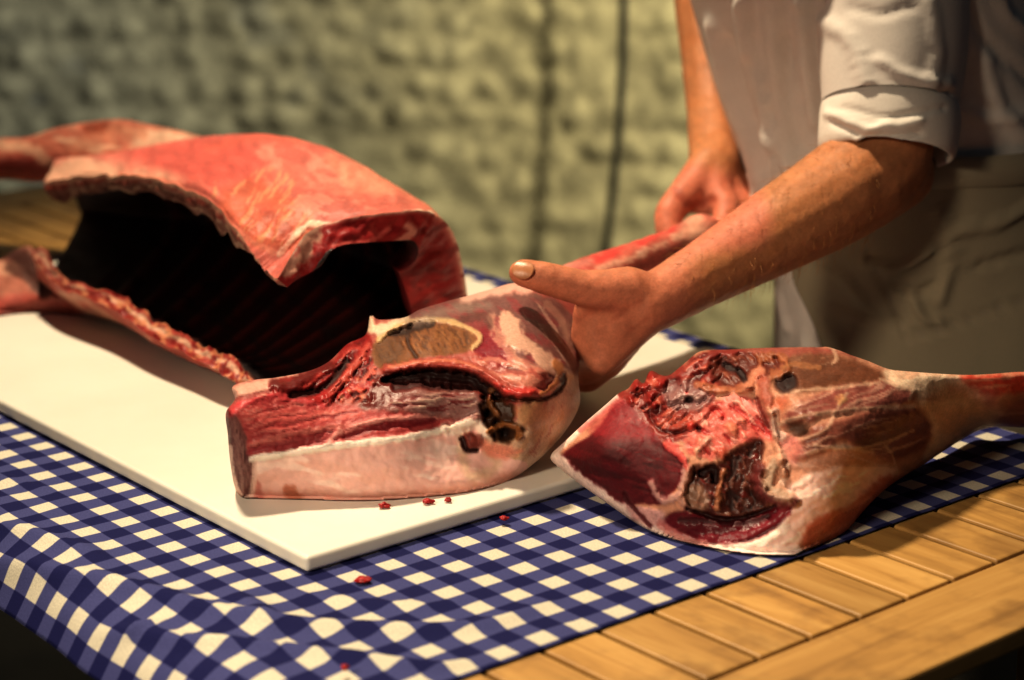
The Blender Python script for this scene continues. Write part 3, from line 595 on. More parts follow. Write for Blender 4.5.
    for q, rr, c_ in zip(L((440, 340), (430, 355), (520, 295), (495, 360), (545, 270), (455, 330), (410, 290), (495, 262)), (8, 5, 9, 8, 7, 5, 5, 6), ((232, 160, 140), (236, 190, 160), (226, 140, 110), (196, 90, 66), (228, 150, 130), (240, 190, 170), (210, 70, 60), (214, 80, 70))): cv.dot(q, rr, c_, .9, d=.003, wob=.5)
    cv.dot(L((432, 298))[0], 4.5, (60, 12, 12), .9, d=-.004); cv.line(L((345, 330), (385, 368), (400, 400)), 5, (206, 70, 66), .8, wob=.8, d=.001); cv.line(L((560, 225), (610, 260), (660, 330), (690, 330)), 6, (232, 150, 138), .8)
    # dark glistening muscle in the hollow
    dm = L((400, 500), (405, 450), (420, 400), (470, 400), (510, 370), (545, 345), (590, 330), (608, 345), (598, 400), (590, 460), (620, 500), (580, 528), (520, 536), (450, 528))
    cv.poly(dm, (78, 34, 26), f=6, wob=5, d=-.003, wet=.95)
    cv.streaks(dm, 1.9, 9, 3.2, -.05, (44, 18, 14), .8, d=-.0008, seed=23); cv.streaks(dm, 1.6, 8, 2.6, .12, (138, 86, 68), .6, d=.0008, seed=24); cv.streaks(dm, .6, 10, 5, .2, (132, 44, 38), .7, d=.0005, seed=34)
    cv.line(L((480, 510), (490, 450), (500, 410)), 4, (184, 120, 84), .85, d=.002, wob=.5); cv.line(L((440, 420), (470, 400), (478, 440)), 5, BLK, .8, d=-.004); cv.poly(L((400, 460), (440, 450), (460, 490), (440, 520), (400, 510)), (176, 136, 112), .75, f=7)
    cv.line(L((408, 400), (396, 450), (384, 490), (410, 520)), 4, (206, 150, 132), .8, d=.0025, wob=.4)
    cv.line(L((400, 514), (500, 542), (580, 530), (640, 505)), 3, (44, 10, 10), .9, d=-.004)
    # folded lip and tendon on the right of the hollow
    cv.line(L((598, 400), (590, 440), (612, 478), (660, 492), (688, 494)), 9, (112, 48, 46), .95, d=.006, wob=.3, soft=.8); cv.line(L((645, 385), (628, 420), (622, 452), (650, 474), (676, 478)), 10, (190, 162, 140), .85, d=.004, wob=.4, soft=.9)
    cv.line(L((655, 360), (668, 400), (660, 440)), 5, (222, 190, 170), .8, d=.001)
    cv.poly(L((655, 310), (700, 320), (720, 360), (690, 400), (668, 380)), (226, 142, 132), .7, f=9)
    # hollow and tendons near the top edge
    cv.poly(L((470, 105), (560, 92), (640, 96), (655, 130), (610, 160), (540, 190), (490, 175), (462, 140)), (104, 42, 30), f=6, wob=4, d=-.004, wet=.6); cv.streaks(L((462, 105), (640, 90), (660, 140), (540, 190)), .6, 14, 4, .1, (160, 90, 66), .8, d=.002, seed=26); cv.line(L((500, 120), (540, 140), (560, 165)), 5, BLK, .85, d=-.003)
    cv.line(L((428, 172), (470, 186), (520, 190), (556, 184)), 5, (186, 112, 80), .85, d=.003, wob=.5)
    cv.dot(L((564, 186))[0], 9, (206, 138, 112), .95, d=.005, soft=.9, wob=.1); cv.line(L((572, 172), (582, 150), (600, 138)), 7, (206, 136, 108), .95, d=.005); 
    cv.line(L((600, 105), (640, 96), (672, 112), (668, 142), (640, 150)), 6, (160, 92, 58), .8, d=.0025, wob=.8); cv.line(L((606, 160), (612, 205), (624, 250)), 9, (176, 96, 78), .95, d=.005, soft=.8); cv.line(L((622, 240), (636, 300), (648, 360), (662, 420)), 4, (224, 168, 140), .9, d=.003, wob=.4)
    cv.line(L((590, 215), (604, 255), (622, 290)), 3, (120, 40, 34), .8, d=-.002)
    cv.poly(L((645, 165), (690, 150), (700, 178), (670, 200), (645, 190)), BLK, .9, f=6, wob=3, d=-.005); cv.poly(L((636, 215), (668, 205), (676, 230), (650, 250), (632, 240)), (190, 84, 54), .55, f=9); cv.line(L((640, 250), (636, 290), (660, 320)), 6, (232, 196, 180), .85, d=.002)
    cv.poly(L((670, 275), (720, 280), (730, 310), (690, 312)), (60, 36, 24), .7, f=8, d=-.002); cv.line(L((660, 130), (690, 120), (760, 130)), 4, (180, 120, 80), .7, d=.001)
    cv.d += .0009*fbm(cv.px/8, 3); cv.speckle(6, .09)
    V, F, rg, Nn, nf = relief_build(r, cv)
    fc = np.vstack([r['p'], r['p'][~r['bd']]])[F].mean(1); lab = np.zeros(len(F), int); fi = np.arange(len(F)) < nf
    lab[fc[:, 0] > 905] = 1; lab[inside(fc, catmull(wf, 80, True))&fi] = 2; lab[inside(fc, catmull(cut, 80, True))&fi] = 3; lab[inside(fc, catmull(dm, 80, True))&fi] = 4
    obs = split_parts(V, F, rg, Nn, lab, ['thigh', 'shank', 'fat_layer', 'cut_face', 'inner_muscle'], root, [M_MEAT, M_MEAT, M_FAT, M_MEAT, M_MEAT])
    for o, l in zip(obs[1:], ('pale and red tapering shank', 'pale pink fat', 'dark red cut face', 'dark brown glistening muscle')): o['label'] = l
    return root

# ------------------------------------------------------------------ the opened carcass
def make_carcass():
    K = crop(0, 100, .4412); Q = crop(200, 100, .4412)
    root = empty('carcass', atz(np.array([230., 330]), BT), 'hollow opened carcass with red flank and bare ribs at the back of the board', 'carcass')
    g = lambda x, y, Y: atY(np.array([x, y], float), Y)
    #        lip (lower)          ridge                mid flank           upper lip
    ST = [((31, 254, 1.77), (58, 160, 1.94), (50, 172, 1.895), (45, 182, 1.85)),
          ((57, 285, 1.715), (122, 152, 1.88), (104, 162, 1.81), (92, 176, 1.77)),
          ((106, 305, 1.655), (196, 138, 1.81), (164, 156, 1.73), (150, 179, 1.67)),
          ((146, 334, 1.595), (258, 134, 1.735), (226, 172, 1.625), (204, 196, 1.59)),
          ((190, 356, 1.545), (314, 144, 1.68), (268, 196, 1.57), (236, 230, 1.535)),
          ((216, 370, 1.515), (366, 168, 1.64), (312, 200, 1.55), (255, 256, 1.508)),
          ((240, 386, 1.495), (420, 202, 1.60), (352, 208, 1.535), (267, 272, 1.495))]
    rows = []
    for k, (l, t, m, u) in enumerate(ST):
        Lp, T, Mm, U = g(*l), g(*t), g(*m), g(*u)
        b = Lp*.6+T*.4; b[2] = TZ+BT+.006; b[1] = Lp[1]+.07; b1 = Lp*.8+b*.2; b1[2] = (Lp[2]+TZ+BT+.004)/2-.004; b1[1] = Lp[1]+.028
        bk = T.copy(); bk[1] += .055; bk[2] = TZ+BT+(T[2]-TZ-BT)*.32; bk[0] += .012; bk2 = T.copy(); bk2[1] += .035; bk2[2] = TZ+(T[2]-TZ)*.78; bk2[0] += .006
        M2 = (Mm+U)/2+.12*(Mm-T)*(1 if k < 6 else .3); rows.append(np.array([Lp, b1, b, bk, bk2, T, Mm, M2, U]))
    # the sawn end: ring leaning towards the viewer
    E_ = [(262, 392, 1.485), None, None, None, (466, 282, 1.60), (447, 226, 1.57), (404, 213, 1.535), (318, 226, 1.505), (277, 277, 1.48)]
    rr = rows[-1].copy(); 
    for i_, e in enumerate(E_):
        if e: rr[i_] = g(*e)
    rr[1] = (rr[0]+rows[-1][1])/2+np.array([.012, 0, -.004]); rr[2] = g(400, 345, 1.585); rr[2][2] = TZ+BT+.006; rr[3] = g(464, 316, 1.615); rr[3][2] = max(rr[3][2], TZ+BT+.012)
    rows.append(rr)
    rows = np.array(rows)                                   # stations x 8 x 3
    ns, nw = 190, 230
    tmp = np.array([catmull(r_, nw) for r_ in rows]); S = np.array([catmull(tmp[:, j], ns) for j in range(nw)]).transpose(1, 0, 2)
    # even out spacing a little, compute normals, inner shell
    V0 = S.reshape(-1, 3); f = gridfaces(ns, nw); Nn = vnormals(V0, f)
    cen = S.mean(1, keepdims=True)
    if ((V0.reshape(ns, nw, 3)-cen)*Nn.reshape(ns, nw, 3)).sum() < 0: Nn = -Nn; f = f[:, ::-1]
    s, w = np.meshgrid(np.linspace(0, 1, ns), np.linspace(0, 1, nw), indexing='ij'); s = s.ravel(); w = w.ravel()
    px = proj(V0)
    # ---- outer paint
    cv = Canvas(px, (204, 110, 98), .5)
    up = (w > .55)
    cvm = up.astype(float)
    cv.mask = cvm
    cv.streaks([(60, 120), (480, 120), (480, 320), (60, 320)], .15, 60, 12, .0, (224, 124, 108), .8, seed=1)
    cv.poly(K((80, 190), (110, 150), (200, 120), (290, 125), (420, 180), (300, 185), (180, 185)), (222, 176, 150), .9, f=10, wob=5)
    cv.poly(K((200, 130), (330, 105), (450, 85), (560, 90), (600, 180), (500, 200), (420, 180)), (206, 92, 84), .7, f=20, wob=8)
    cv.poly(K((500, 230), (600, 180), (690, 260), (690, 330), (620, 340), (560, 310)), (206, 104, 76), .7, f=16, wob=8)
    cv.streaks(K((470, 190), (640, 150), (720, 280), (640, 345), (540, 300)), 2.2, 22, 2.5, .08, (226, 160, 120), .75, d=.0004, seed=2)
    cv.streaks(Q((120, 110), (300, 80), (440, 190), (420, 260), (250, 270), (180, 240)), .35, 16, 7, .05, (232, 150, 132), .8, d=.0005, seed=3)
    cv.poly(Q((300, 120), (420, 170), (440, 205), (370, 215), (300, 160)), (228, 152, 128), .8, f=10, wob=7)
    cv.line(Q((330, 110), (400, 160), (480, 215), (545, 270), (590, 340), (600, 430)), 9, (226, 140, 116), .75, soft=1)
    cv.line(Q((20, 110), (130, 85), (230, 95)), 8, (224, 108, 92), .7, soft=1)
    cv.line(Q((180, 350), (215, 310), (255, 282), (330, 296), (410, 288), (470, 262), (520, 262)), 4.5, (240, 214, 190), .95, wob=.4, d=.0008)
    cv.line(Q((185, 345), (195, 300), (150, 250)), 12, (168, 74, 62), .5, soft=1); cv.line(K((270, 165), (430, 205), (540, 300), (620, 345)), 4, (214, 130, 108), .8, wob=.5)
    cv.mask = 1-cvm
    cv.put(np.ones(len(px)), (190, 96, 84), 1, 0, .5); cv.streaks([(0, 200), (480, 200), (480, 420), (0, 420)], .55, 40, 6, .1, (226, 176, 150), .7, seed=5)
    cv.mask = np.ones(len(px)); cv.speckle(8, .14)
    dn = .0022*fbm(np.column_stack([s*9, w*7]), 3)+.0006*fbm(V0*160, 3)
    edge = np.minimum.reduce([w*12, (1-w)*14, np.ones_like(w)])
    # wavy ragged free edges
    Vo = V0+Nn*(dn*np.clip(edge, 0, 1)+cv.d)[:, None]
    jag = .0028*fbm(np.column_stack([s*40, w*0+3]), 3)
    Vo += np.array([0, 0, 1])*(jag*(sstep(w, .06, 0)-sstep(w, .94, 1)))[:, None]
    Vo[:, 2] = np.maximum(Vo[:, 2], TZ+BT+.001)
    # ---- inner shell
    th = .010+.004*fbm(np.column_stack([s*6, w*5+8]), 2)
    th = th*(.55+.45*sstep(w, .0, .1))
    loin = sstep(s, .82, .97)*sstep(w, .33, .45)*sstep(w, .73, .60); th = th+.040*loin+.012*sstep(s, .86, 1)*sstep(w, .58, .72)*sstep(w, 1.0, .93)
    th = th*(1-.45*sstep(w, .82, 1)*(1-sstep(s, .85, 1)))
    ribs = np.clip(np.sin(s*2*math.pi*15+2.2*w), 0, 1)*sstep(w, .10, .2)*sstep(w, .8, .6)*sstep(s, .12, .2)*sstep(s, .92, .82)
    Vi = V0-Nn*(th+.0032*ribs)[:, None]; lipw = sstep(w, .93, 1)*sstep(s, .72, .5); Vi = Vi*(1-lipw)[:, None]+(V0+np.array([.001, .002, -.0165])*(1+.5*fbm(np.column_stack([s*25, s*0]), 2))[:, None])*lipw[:, None]; lipb = sstep(w, .07, 0)*sstep(s, .98, .8); Vi = Vi+(np.array([.002, .006, .005])*(1+.8*fbm(np.column_stack([s*30, s*0]), 3))[:, None])*lipb[:, None]; Vi[:, 2] = np.maximum(Vi[:, 2], TZ+BT+.004)
    ci = Canvas(proj(Vi), (46, 10, 9), .35)  # near-black base: shade inside the cavity put into the colour
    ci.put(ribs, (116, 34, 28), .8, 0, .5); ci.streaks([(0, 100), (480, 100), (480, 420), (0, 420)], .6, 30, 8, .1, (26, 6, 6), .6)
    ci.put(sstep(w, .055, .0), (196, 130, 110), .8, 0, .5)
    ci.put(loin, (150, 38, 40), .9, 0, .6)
    ro, ri = cv.rgba(), ci.rgba(); n = len(Vo)
    flank = newmesh('flank', Vo, f, M_MEAT, root, True, ro); flank['label'] = 'smooth red outer flank'
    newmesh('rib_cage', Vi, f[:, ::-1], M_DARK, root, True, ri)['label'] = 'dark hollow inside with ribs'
    # ---- cut rims joining the two shells
    def rim(name, io, paint, label):
        k = len(io); m_ = 14; t = np.linspace(0, 1, m_)
        P = Vo[io][:, None]*(1-t)[None, :, None]+Vi[io][:, None]*t[None, :, None]
        base = proj(P.reshape(-1, 3)); nrm = Nn[io]
        nz = fbm(P.reshape(-1, 3)*130, 3).reshape(k, m_)*np.sin(t*math.pi)[None]
        out = (Vo[io]-S[ns//2, nw//2]); 
        d = np.gradient(Vo[io], axis=0); d = np.cross(d, Vi[io]-Vo[io]); d /= np.linalg.norm(d, axis=1)[:, None]+1e-9
        P = P+d[:, None]*(nz*.005)[..., None]
        c = Canvas(base, (170, 70, 60), .6); paint(c, np.repeat(np.arange(k)/k, m_), np.tile(t, k), nz.ravel())
        ff = gridfaces(k, m_); return tag(newmesh(name, P.reshape(-1, 3), ff, M_MEAT, root, True, c.rgba()), label)
    II = np.arange(ns*nw).reshape(ns, nw)
    def p_low(c, u, t, nz):
        c.put(sstep(t, .3, .5)*sstep(t, .85, .65), (226, 186, 160), .9, 0, .5); c.put(sstep(fbm(np.column_stack([u*30, t*2]), 3), .05, .25), (130, 30, 30), .8, 0, .6); c.put(sstep(fbm(np.column_stack([u*50+9, t*3]), 3), .1, .3), (220, 150, 110), .8, 0, .5); c.put(sstep(u, .3, .0), (120, 84, 66), .5, 0, .4)
    rim('lower_cut_edge', II[:, 0], p_low, 'ragged pink and white cut edge')
    def p_up(c, u, t, nz):
        c.put(sstep(t, .35, .1), (232, 190, 160), .8, 0, .3); c.put(sstep(t, .25, .6), (128, 84, 70), .85, 0, .4); c.put(sstep(fbm(np.column_stack([u*36, t*4]), 3), .1, .3), (196, 160, 134), .7, 0, .3)
    rim('upper_cut_edge', II[::-1, -1], p_up, 'pale torn upper edge')
    def p_end(c, u, t, nz):
        c.put(np.ones_like(t), (156, 36, 36), 1, 0, .5); c.put(sstep(t, .10, .04), (240, 206, 184), .95, 0, .5)
        c.streaks([(200, 180), (480, 180), (480, 420), (200, 420)], .9, 26, 4, .3, (190, 84, 74), .5); c.streaks([(200, 180), (480, 180), (480, 420), (200, 420)], -.4, 18, 6, .1, (112, 20, 22), .6)
        c.line(Q((440, 330), (480, 300), (470, 285)), 5, (226, 170, 150), .8); c.line(Q((450, 480), (500, 430), (540, 460)), 8, (206, 70, 66), .7, wob=.8); c.line(Q((255, 300), (230, 350), (200, 380)), 12, (206, 170, 146), .8, wob=.6); c.line(Q((300, 330), (380, 320), (430, 290)), 3, (228, 120, 110), .7, wob=.6); c.dot(Q((170, 405))[0], 8, (190, 50, 46), .8)
    rim('loin_cut', II[-1, :], p_end, 'red sawn end of the loin')
    rim('neck_cut', II[0, ::-1], p_low, 'torn neck edge')
    # ---- forelegs
    def foreleg(poly, ctrl, base, paint, thick, label, sup=BT):
        r = relief(poly, ctrl, 2.2, .022, 26, thick, 40, sup); c = Canvas(r['p'], base, .45); paint(c); c.d += .001*fbm(c.px/10, 3); c.speckle(9, .18)
        V, F, rg, nn, nf = relief_build(r, c); o = newmesh('foreleg', V, F, M_MEAT, root, True, rg, None, nn); o['label'] = label
    y = 'y'
    def pa(c):
        c.streaks(K((-150, 60), (480, 40), (480, 200), (-150, 200)), .08, 60, 7, .05, (222, 178, 150), .8, seed=2); c.poly(K((190, 60), (240, 50), (280, 60), (250, 78), (200, 78)), (126, 54, 34), .8, f=8); c.poly(K((0, 130), (120, 130), (160, 160), (80, 190), (-40, 180)), (140, 50, 44), .8, f=12); c.poly(K((330, 70), (460, 85), (440, 110), (300, 110)), (222, 182, 156), .85, f=10); c.line(K((-20, 100), (60, 110), (110, 140)), 8, (226, 180, 150), .7); c.line(K((160, 110), (260, 75), (320, 75)), 8, (196, 130, 104), .7, wob=.7)
    foreleg(K((-150, 110), (-60, 96), (0, 86), (60, 84), (110, 68), (160, 56), (220, 47), (280, 44), (340, 56), (400, 68), (460, 84), (520, 110), (480, 160), (360, 170), (260, 160), (190, 160), (140, 178), (90, 186), (40, 182), (0, 180), (-80, 176), (-150, 172)),
            [(-60, 150, y, 2.03), (0, 150, y, 2.0), (60, 150, y, 1.96), (120, 150, y, 1.90), (200, 150, y, 1.85), (120, 130, y, 1.95), (60, 178, y, 1.95), (0, 178, y, 1.99), (0, 138, y, 2.01), (210, 165, y, 1.84)], (186, 108, 88), pa, .07, 'pale red upper foreleg')
    def pb(c):
        c.streaks(K((-150, 300), (280, 300), (280, 500), (-150, 500)), .0, 40, 8, .0, (216, 164, 138), .8, seed=4); c.poly(K((0, 350), (60, 335), (110, 390), (140, 440), (90, 430), (40, 380)), (70, 40, 36), .85, f=10, d=-.004); c.poly(K((-60, 460), (90, 440), (260, 470), (120, 500), (-60, 510)), (190, 84, 76), .7, f=10); c.line(K((20, 380), (60, 400), (100, 440)), 7, (90, 56, 48), .8, d=-.002)
    foreleg(K((-150, 385), (-70, 372), (0, 362), (30, 342), (70, 332), (110, 380), (150, 415), (210, 445), (262, 478), (200, 488), (110, 484), (50, 484), (0, 490), (-80, 500), (-150, 505)),
            [(-60, 300, y, 1.86), (0, 312, 'z', BT+.003), (50, 312, 'z', BT+.003), (100, 310, 'z', BT+.012), (0, 262, y, 1.84), (30, 255, y, 1.82), (60, 290, y, 1.765), (100, 300, y, 1.72)], (182, 116, 98), pb, .05, 'pale red lower foreleg')
    return root
def make_scraps():
    for k, (x, y, zz, w, where) in enumerate(((363, 579.5, .003, 12, 'smear shaped red meat scrap on the cloth below the corner of the board'), (504, 518, .005, 7, 'round red meat crumb on the cloth against the edge of the board'), (384, 505, BT+.002, 9, 'red meat scrap on the board under the haunch, the first from its cut end'), (428, 501, BT+.002, 8, 'red meat scrap on the board under the middle of the haunch'), (448, 499.5, BT+.002, 5, 'tiny red meat crumb on the board beside a larger scrap'), (345, 668, .007, 6, 'small red meat scrap on the wrinkled cloth near its hanging edge'))):
        c = atz(np.array([x, y], float), zz); bm = bmesh.new(); bmesh.ops.create_icosphere(bm, subdivisions=3, radius=1)
        V = np.array([v.co for v in bm.verts]); nn = 1+.95*fbm(V*1.9+k*7, 4); 
        sx = w*.55*c[1]/FPX*1.1
        for v, q, m_ in zip(bm.verts, V, nn): v.co = Vector(c+q*m_*np.array([sx*1.15, sx*.95, .0016]))
        o = from_bm('meat_scrap', bm, M_SCRAP, None, True); o.location = (0, 0, 0)
        tag(o, where, 'meat scrap', 'scraps of meat around the board')
make_haunch(); make_leg(); make_carcass(); make_scraps()
# ------------------------------------------------------------------ the butcher
def capsule(bm, a, b, ra, rb, n=14):
    a = Vector([float(x) for x in a]); b = Vector([float(x) for x in b]); d = b-a; L = d.length
    if L < 1e-6: d = Vector((0, 0, 1)); L = 1e-6
    q = d.to_track_quat('Z', 'Y').to_matrix(); rings = []
    st = [(-ra*math.cos(t), ra*math.sin(t)) for t in np.linspace(0.15, math.pi/2, 5)]+[(L+rb*math.sin(t), rb*math.cos(t)) for t in np.linspace(0, math.pi/2-.15, 5)]
    for z, r in st: rings.append([bm.verts.new(a+q@Vector((r*math.cos(u), r*math.sin(u), z))) for u in np.linspace(0, 2*math.pi, n, endpoint=False)])
    for r0, r1 in zip(rings, rings[1:]):
        for k in range(n): bm.faces.new((r0[k], r0[(k+1) % n], r1[(k+1) % n], r1[k]))
    bm.faces.new(rings[0][::-1]); bm.faces.new(rings[-1])
def ellipsoid(bm, c, r, R=None):
    v = bmesh.ops.create_icosphere(bm, subdivisions=3, radius=1)['verts']
    for x in v:
        p = Vector((x.co.x*r[0], x.co.y*r[1], x.co.z*r[2])); p = R@p if R else p; x.co = p+Vector([float(t) for t in c])
def remeshed(bm, voxel, smooth):
    me = bpy.data.meshes.new('t'); bm.to_mesh(me); bm.free(); o = bpy.data.objects.new('t', me); COL.objects.link(o)
    m = o.modifiers.new('r', 'REMESH'); m.mode = 'VOXEL'; m.voxel_size = voxel
    m = o.modifiers.new('s', 'SMOOTH'); m.factor = .5; m.iterations = smooth
    dg = bpy.context.evaluated_depsgraph_get(); e = o.evaluated_get(dg); r = bpy.data.meshes.new_from_object(e)
    V = np.zeros(len(r.vertices)*3); r.vertices.foreach_get('co', V); F = np.array([list(p.vertices) for p in r.polygons if len(p.vertices) == 4])
    bpy.data.objects.remove(o); bpy.data.meshes.remove(me); bpy.data.meshes.remove(r)
    return V.reshape(-1, 3), F
def make_person():
    P = lambda x, y, Y: atY(np.array([x, y], float), Y)
    bm = bmesh.new()
    def chain(pts):                                  # (px, py, Y, radius)
        Q = [(P(*p[:3]) if len(p) == 4 else np.array(p[0], float), p[-1]) for p in pts]
        for (a, ra), (b, rb) in zip(Q, Q[1:]): capsule(bm, a, b, ra, rb)
    sh_l = P(897, -215, 1.70); sh_r = np.array([.235, 2.00, 1.20]); neck = np.array([.235, 1.85, 1.27])
    # near arm
    chain([((sh_l), .05), (892, -60, 1.655, .046), (886, 90, 1.60, .041), (882, 160, 1.585, .0375), (860, 180, 1.572, .0395), (822, 205, 1.548, .0365), (780, 229, 1.524, .0325), (735, 256, 1.50, .0275), (695, 279, 1.477, .0235), (662, 298, 1.458, .0215), (646, 306, 1.45, .021)])
    chain([(898, 174, 1.595, .028), (840, 207, 1.556, .029)]); chain([(845, 190, 1.55, .030), (750, 250, 1.51, .024)])
    # hand over the haunch: metacarpals fanning from the wrist, knuckles, fingers closing behind the meat
    wr = (654, 303, 1.455)
    chain([(*wr, .020), (628, 292, 1.448, .0185), (604, 291, 1.441, .0155), (582, 288, 1.437, .0128), (560, 282, 1.435, .0121), (541, 277, 1.434, .0115), (524, 273, 1.434, .0102), (521, 272.5, 1.434, .0092)])
    mc = [((601, 357, 1.449), .0140), ((605, 360, 1.468), .0145), ((610, 357, 1.487), .0135), ((616, 350, 1.503), .012)]
    ends = [[(584, 371, 1.468, .0108), (556, 370, 1.492, .0098), (536, 362, 1.500, .0085)], [(588, 378, 1.490, .0110), (554, 378, 1.512, .0100), (530, 370, 1.518, .0086)], [(594, 374, 1.508, .0105), (560, 376, 1.530, .0095), (538, 368, 1.535, .0082)], [(601, 364, 1.522, .0092), (574, 368, 1.540, .0084), (556, 362, 1.545, .0074)]]
    for (m, r), e, k in zip(mc, ends, range(4)):
        chain([(650, 306, 1.455+.008*k, .018), (626, 330, 1.452+.014*k, .0165), (*m, r)]); chain([(*m, r*.93)]+e)
    chain([(612, 300, 1.445, .013), (600, 318, 1.446, .0125), (599, 345, 1.449, .0135)]); chain([(625, 305, 1.447, .017), (612, 335, 1.449, .0155)]); chain([(588, 309, 1.449, .0105), (585, 334, 1.455, .0105), (588, 362, 1.460, .0115)])
    # far arm and the hand round the shank
    chain([(sh_r, .05), (706, -105, 1.97, .041), (712, -20, 1.94, .037), (716, 60, 1.88, .031), (716, 115, 1.83, .0255), (715, 155, 1.775, .0225), (715, 168, 1.748, .022)])
    chain([(710, 165, 1.745, .018), (694, 185, 1.728, .0160), (679, 201, 1.712, .0135), (669, 213, 1.70, .0122), (668, 229, 1.690, .0108), (673, 239, 1.682, .0088)])
    for k, (m, e) in enumerate([((716, 192, 1.722), [(727, 208, 1.706, .0118), (724, 224, 1.692, .0104), (716, 233, 1.682, .0088)]), ((729, 191, 1.735), [(742, 207, 1.722, .0116), (738, 224, 1.706, .0102), (728, 235, 1.695, .0088)]), ((737, 190, 1.752), [(750, 207, 1.742, .0108), (746, 223, 1.726, .0097), (736, 234, 1.714, .0084)]), ((742, 187, 1.767), [(755, 202, 1.76, .0095), (752, 216, 1.746, .0086), (744, 227, 1.736, .0076)])]):
        chain([(713+3*k, 165, 1.748+.006*k, .0175), ((714+m[0])/2, 178, (1.748+m[2])/2, .0165), (*m, .0138)]); chain([(*m, .0128)]+e)
    chain([(700, 180, 1.73, .015), (712, 196, 1.722, .0125)]); chain([(690, 200, 1.722, .011), (712, 204, 1.72, .010)])
    # trunk, neck and head
    pel = np.array([.395, 1.83, .90]); ch = np.array([.30, 1.83, 1.10])
    chain([(pel+[0, -.06, 0], .085), (ch+[0, -.06, 0], .085), (neck+[.01, -.05, -.09], .075)]); chain([(pel+[0, .03, 0], .085), (ch+[0, .03, 0], .085), (neck+[.01, .05, -.09], .075)])
    chain([(sh_l, .055), (neck+[0, -.05, -.03], .055)]); chain([(sh_r, .055), (neck+[0, .05, -.03], .055)])
    hd = np.array([.145, 1.80, 1.475]); chain([(neck, .056), (hd+[.03, .01, -.09], .052)])
    fwd = np.array([-.86, -.32, -.40]); fwd /= np.linalg.norm(fwd); side = np.cross(fwd, [0, 0, 1]); side /= np.linalg.norm(side); upv = np.cross(side, fwd)
    def hp(f, s, u): return hd+f*fwd+s*side+u*upv
    HR = Matrix([[fwd[i], side[i], upv[i]] for i in range(3)])
    ellipsoid(bm, hp(-.01, 0, .03), (.098, .077, .09), HR); ellipsoid(bm, hp(.022, 0, -.045), (.066, .058, .072), HR); chain([(hp(.07, 0, -.098), .018), (hp(.055, .012, -.095), .02)])
    chain([(hp(.085, 0, .018), .010), (hp(.106, 0, -.022), .0125)]); ellipsoid(bm, hp(.1, 0, -.03), (.012, .018, .01), HR); ellipsoid(bm, hp(.078, 0, -.06), (.014, .026, .008), HR); ellipsoid(bm, hp(.078, 0, -.072), (.013, .022, .008), HR)
    for s_ in (-1, 1):
        ellipsoid(bm, hp(-.01, s_*.078, -.012), (.020, .008, .032), HR); chain([(hp(.078, s_*.012, .022), .009), (hp(.07, s_*.045, .024), .009)]); ellipsoid(bm, hp(.06, s_*.038, -.025), (.022, .022, .02), HR)
    V, F = remeshed(bm, .0024, 9)
    px = proj(V); c = Canvas(px, (190, 128, 86), .3)
    arm = px[:, 0] > 640
    c.streaks([(640, 0), (960, 0), (960, 360), (640, 360)], -.5, 26, 7, .1, (186, 118, 72), .35, seed=2)
    c.poly([(640, 262), (560, 260), (500, 256), (500, 300), (560, 400), (620, 400), (690, 320), (690, 240)], (206, 128, 98), .9, f=40, wob=6)
    c.poly([(650, 165), (700, 165), (760, 190), (760, 245), (650, 245)], (208, 124, 98), .9, f=24)
    for a in (((600, 283), (606, 296)), ((552, 268), (556, 284)), ((556, 267), (561, 284)), ((548, 267), (551, 280))): c.line(a, 1.3, (170, 98, 68), .3, d=-.0003, sm=False)
    c.line([(578, 320), (600, 308), (622, 310)], 9, (180, 96, 72), .5, soft=1); c.line([(590, 330), (600, 350), (596, 372)], 8, (214, 138, 108), .6, soft=1); c.line([(640, 276), (652, 300), (656, 330)], 4, (184, 110, 78), .5, soft=1)
    c.line([(612, 320), (640, 300)], 3, (176, 96, 70), .5); c.line([(630, 330), (650, 316)], 3, (176, 96, 70), .4); c.dot((518, 272), 9, (196, 116, 88), .7)
    c.line([(676, 190), (690, 205), (712, 200)], 5, (160, 78, 58), .7, d=-.001); c.speckle(5, .10)
    Nn = vnormals(V, F); V = V+Nn*(c.d+.0004*fbm(V*220, 3))[:, None]
    body = newmesh('person', V, F, M_SKIN, None, True, c.rgba())
    tag(body, 'person in white jacket and apron with rolled sleeves, gripping the haunch with both hands', 'person')
    bvh = BVHTree.FromPolygons([tuple(v) for v in V], [tuple(int(i) for i in f) for f in F])
    def hit(x, y):
        d = ray(np.array([x, y], float)); h = bvh.ray_cast(Vector(CAM), Vector(d).normalized()); return h
    # thumb nail
    hloc, hn, _, _ = hit(522.5, 269.5)
    if hloc:
        nx_ = Vector(P(541, 276, 1.434)-P(523, 271, 1.434)).normalized(); vn = (hn+Vector((0, -.15, .25))).normalized(); ax = (nx_-vn*nx_.dot(vn)).normalized(); ay = vn.cross(ax)
        Vn = []; k = 15
        for i in range(k):
            for j in range(k):
                u, v = 2*i/(k-1)-1, 2*j/(k-1)-1; uu, vv = u*math.sqrt(1-v*v/2), v*math.sqrt(1-u*u/2)
                Vn.append(np.array(hloc+vn*(.0007-.0022*vv*vv-.0008*uu*uu)+ax*(uu*.0078+.0004)+ay*(vv*.0066)))
        no = newmesh('thumb_nail', Vn, gridfaces(k, k), M_NAIL, body); sm = no.modifiers.new('t', 'SOLIDIFY'); sm.thickness = .0007
    # fair hair on the near forearm
    rng = np.random.default_rng(8); cu = bpy.data.curves.new('arm_hair', 'CURVE'); cu.dimensions = '3D'; cu.bevel_depth = .00013; cu.bevel_resolution = 0
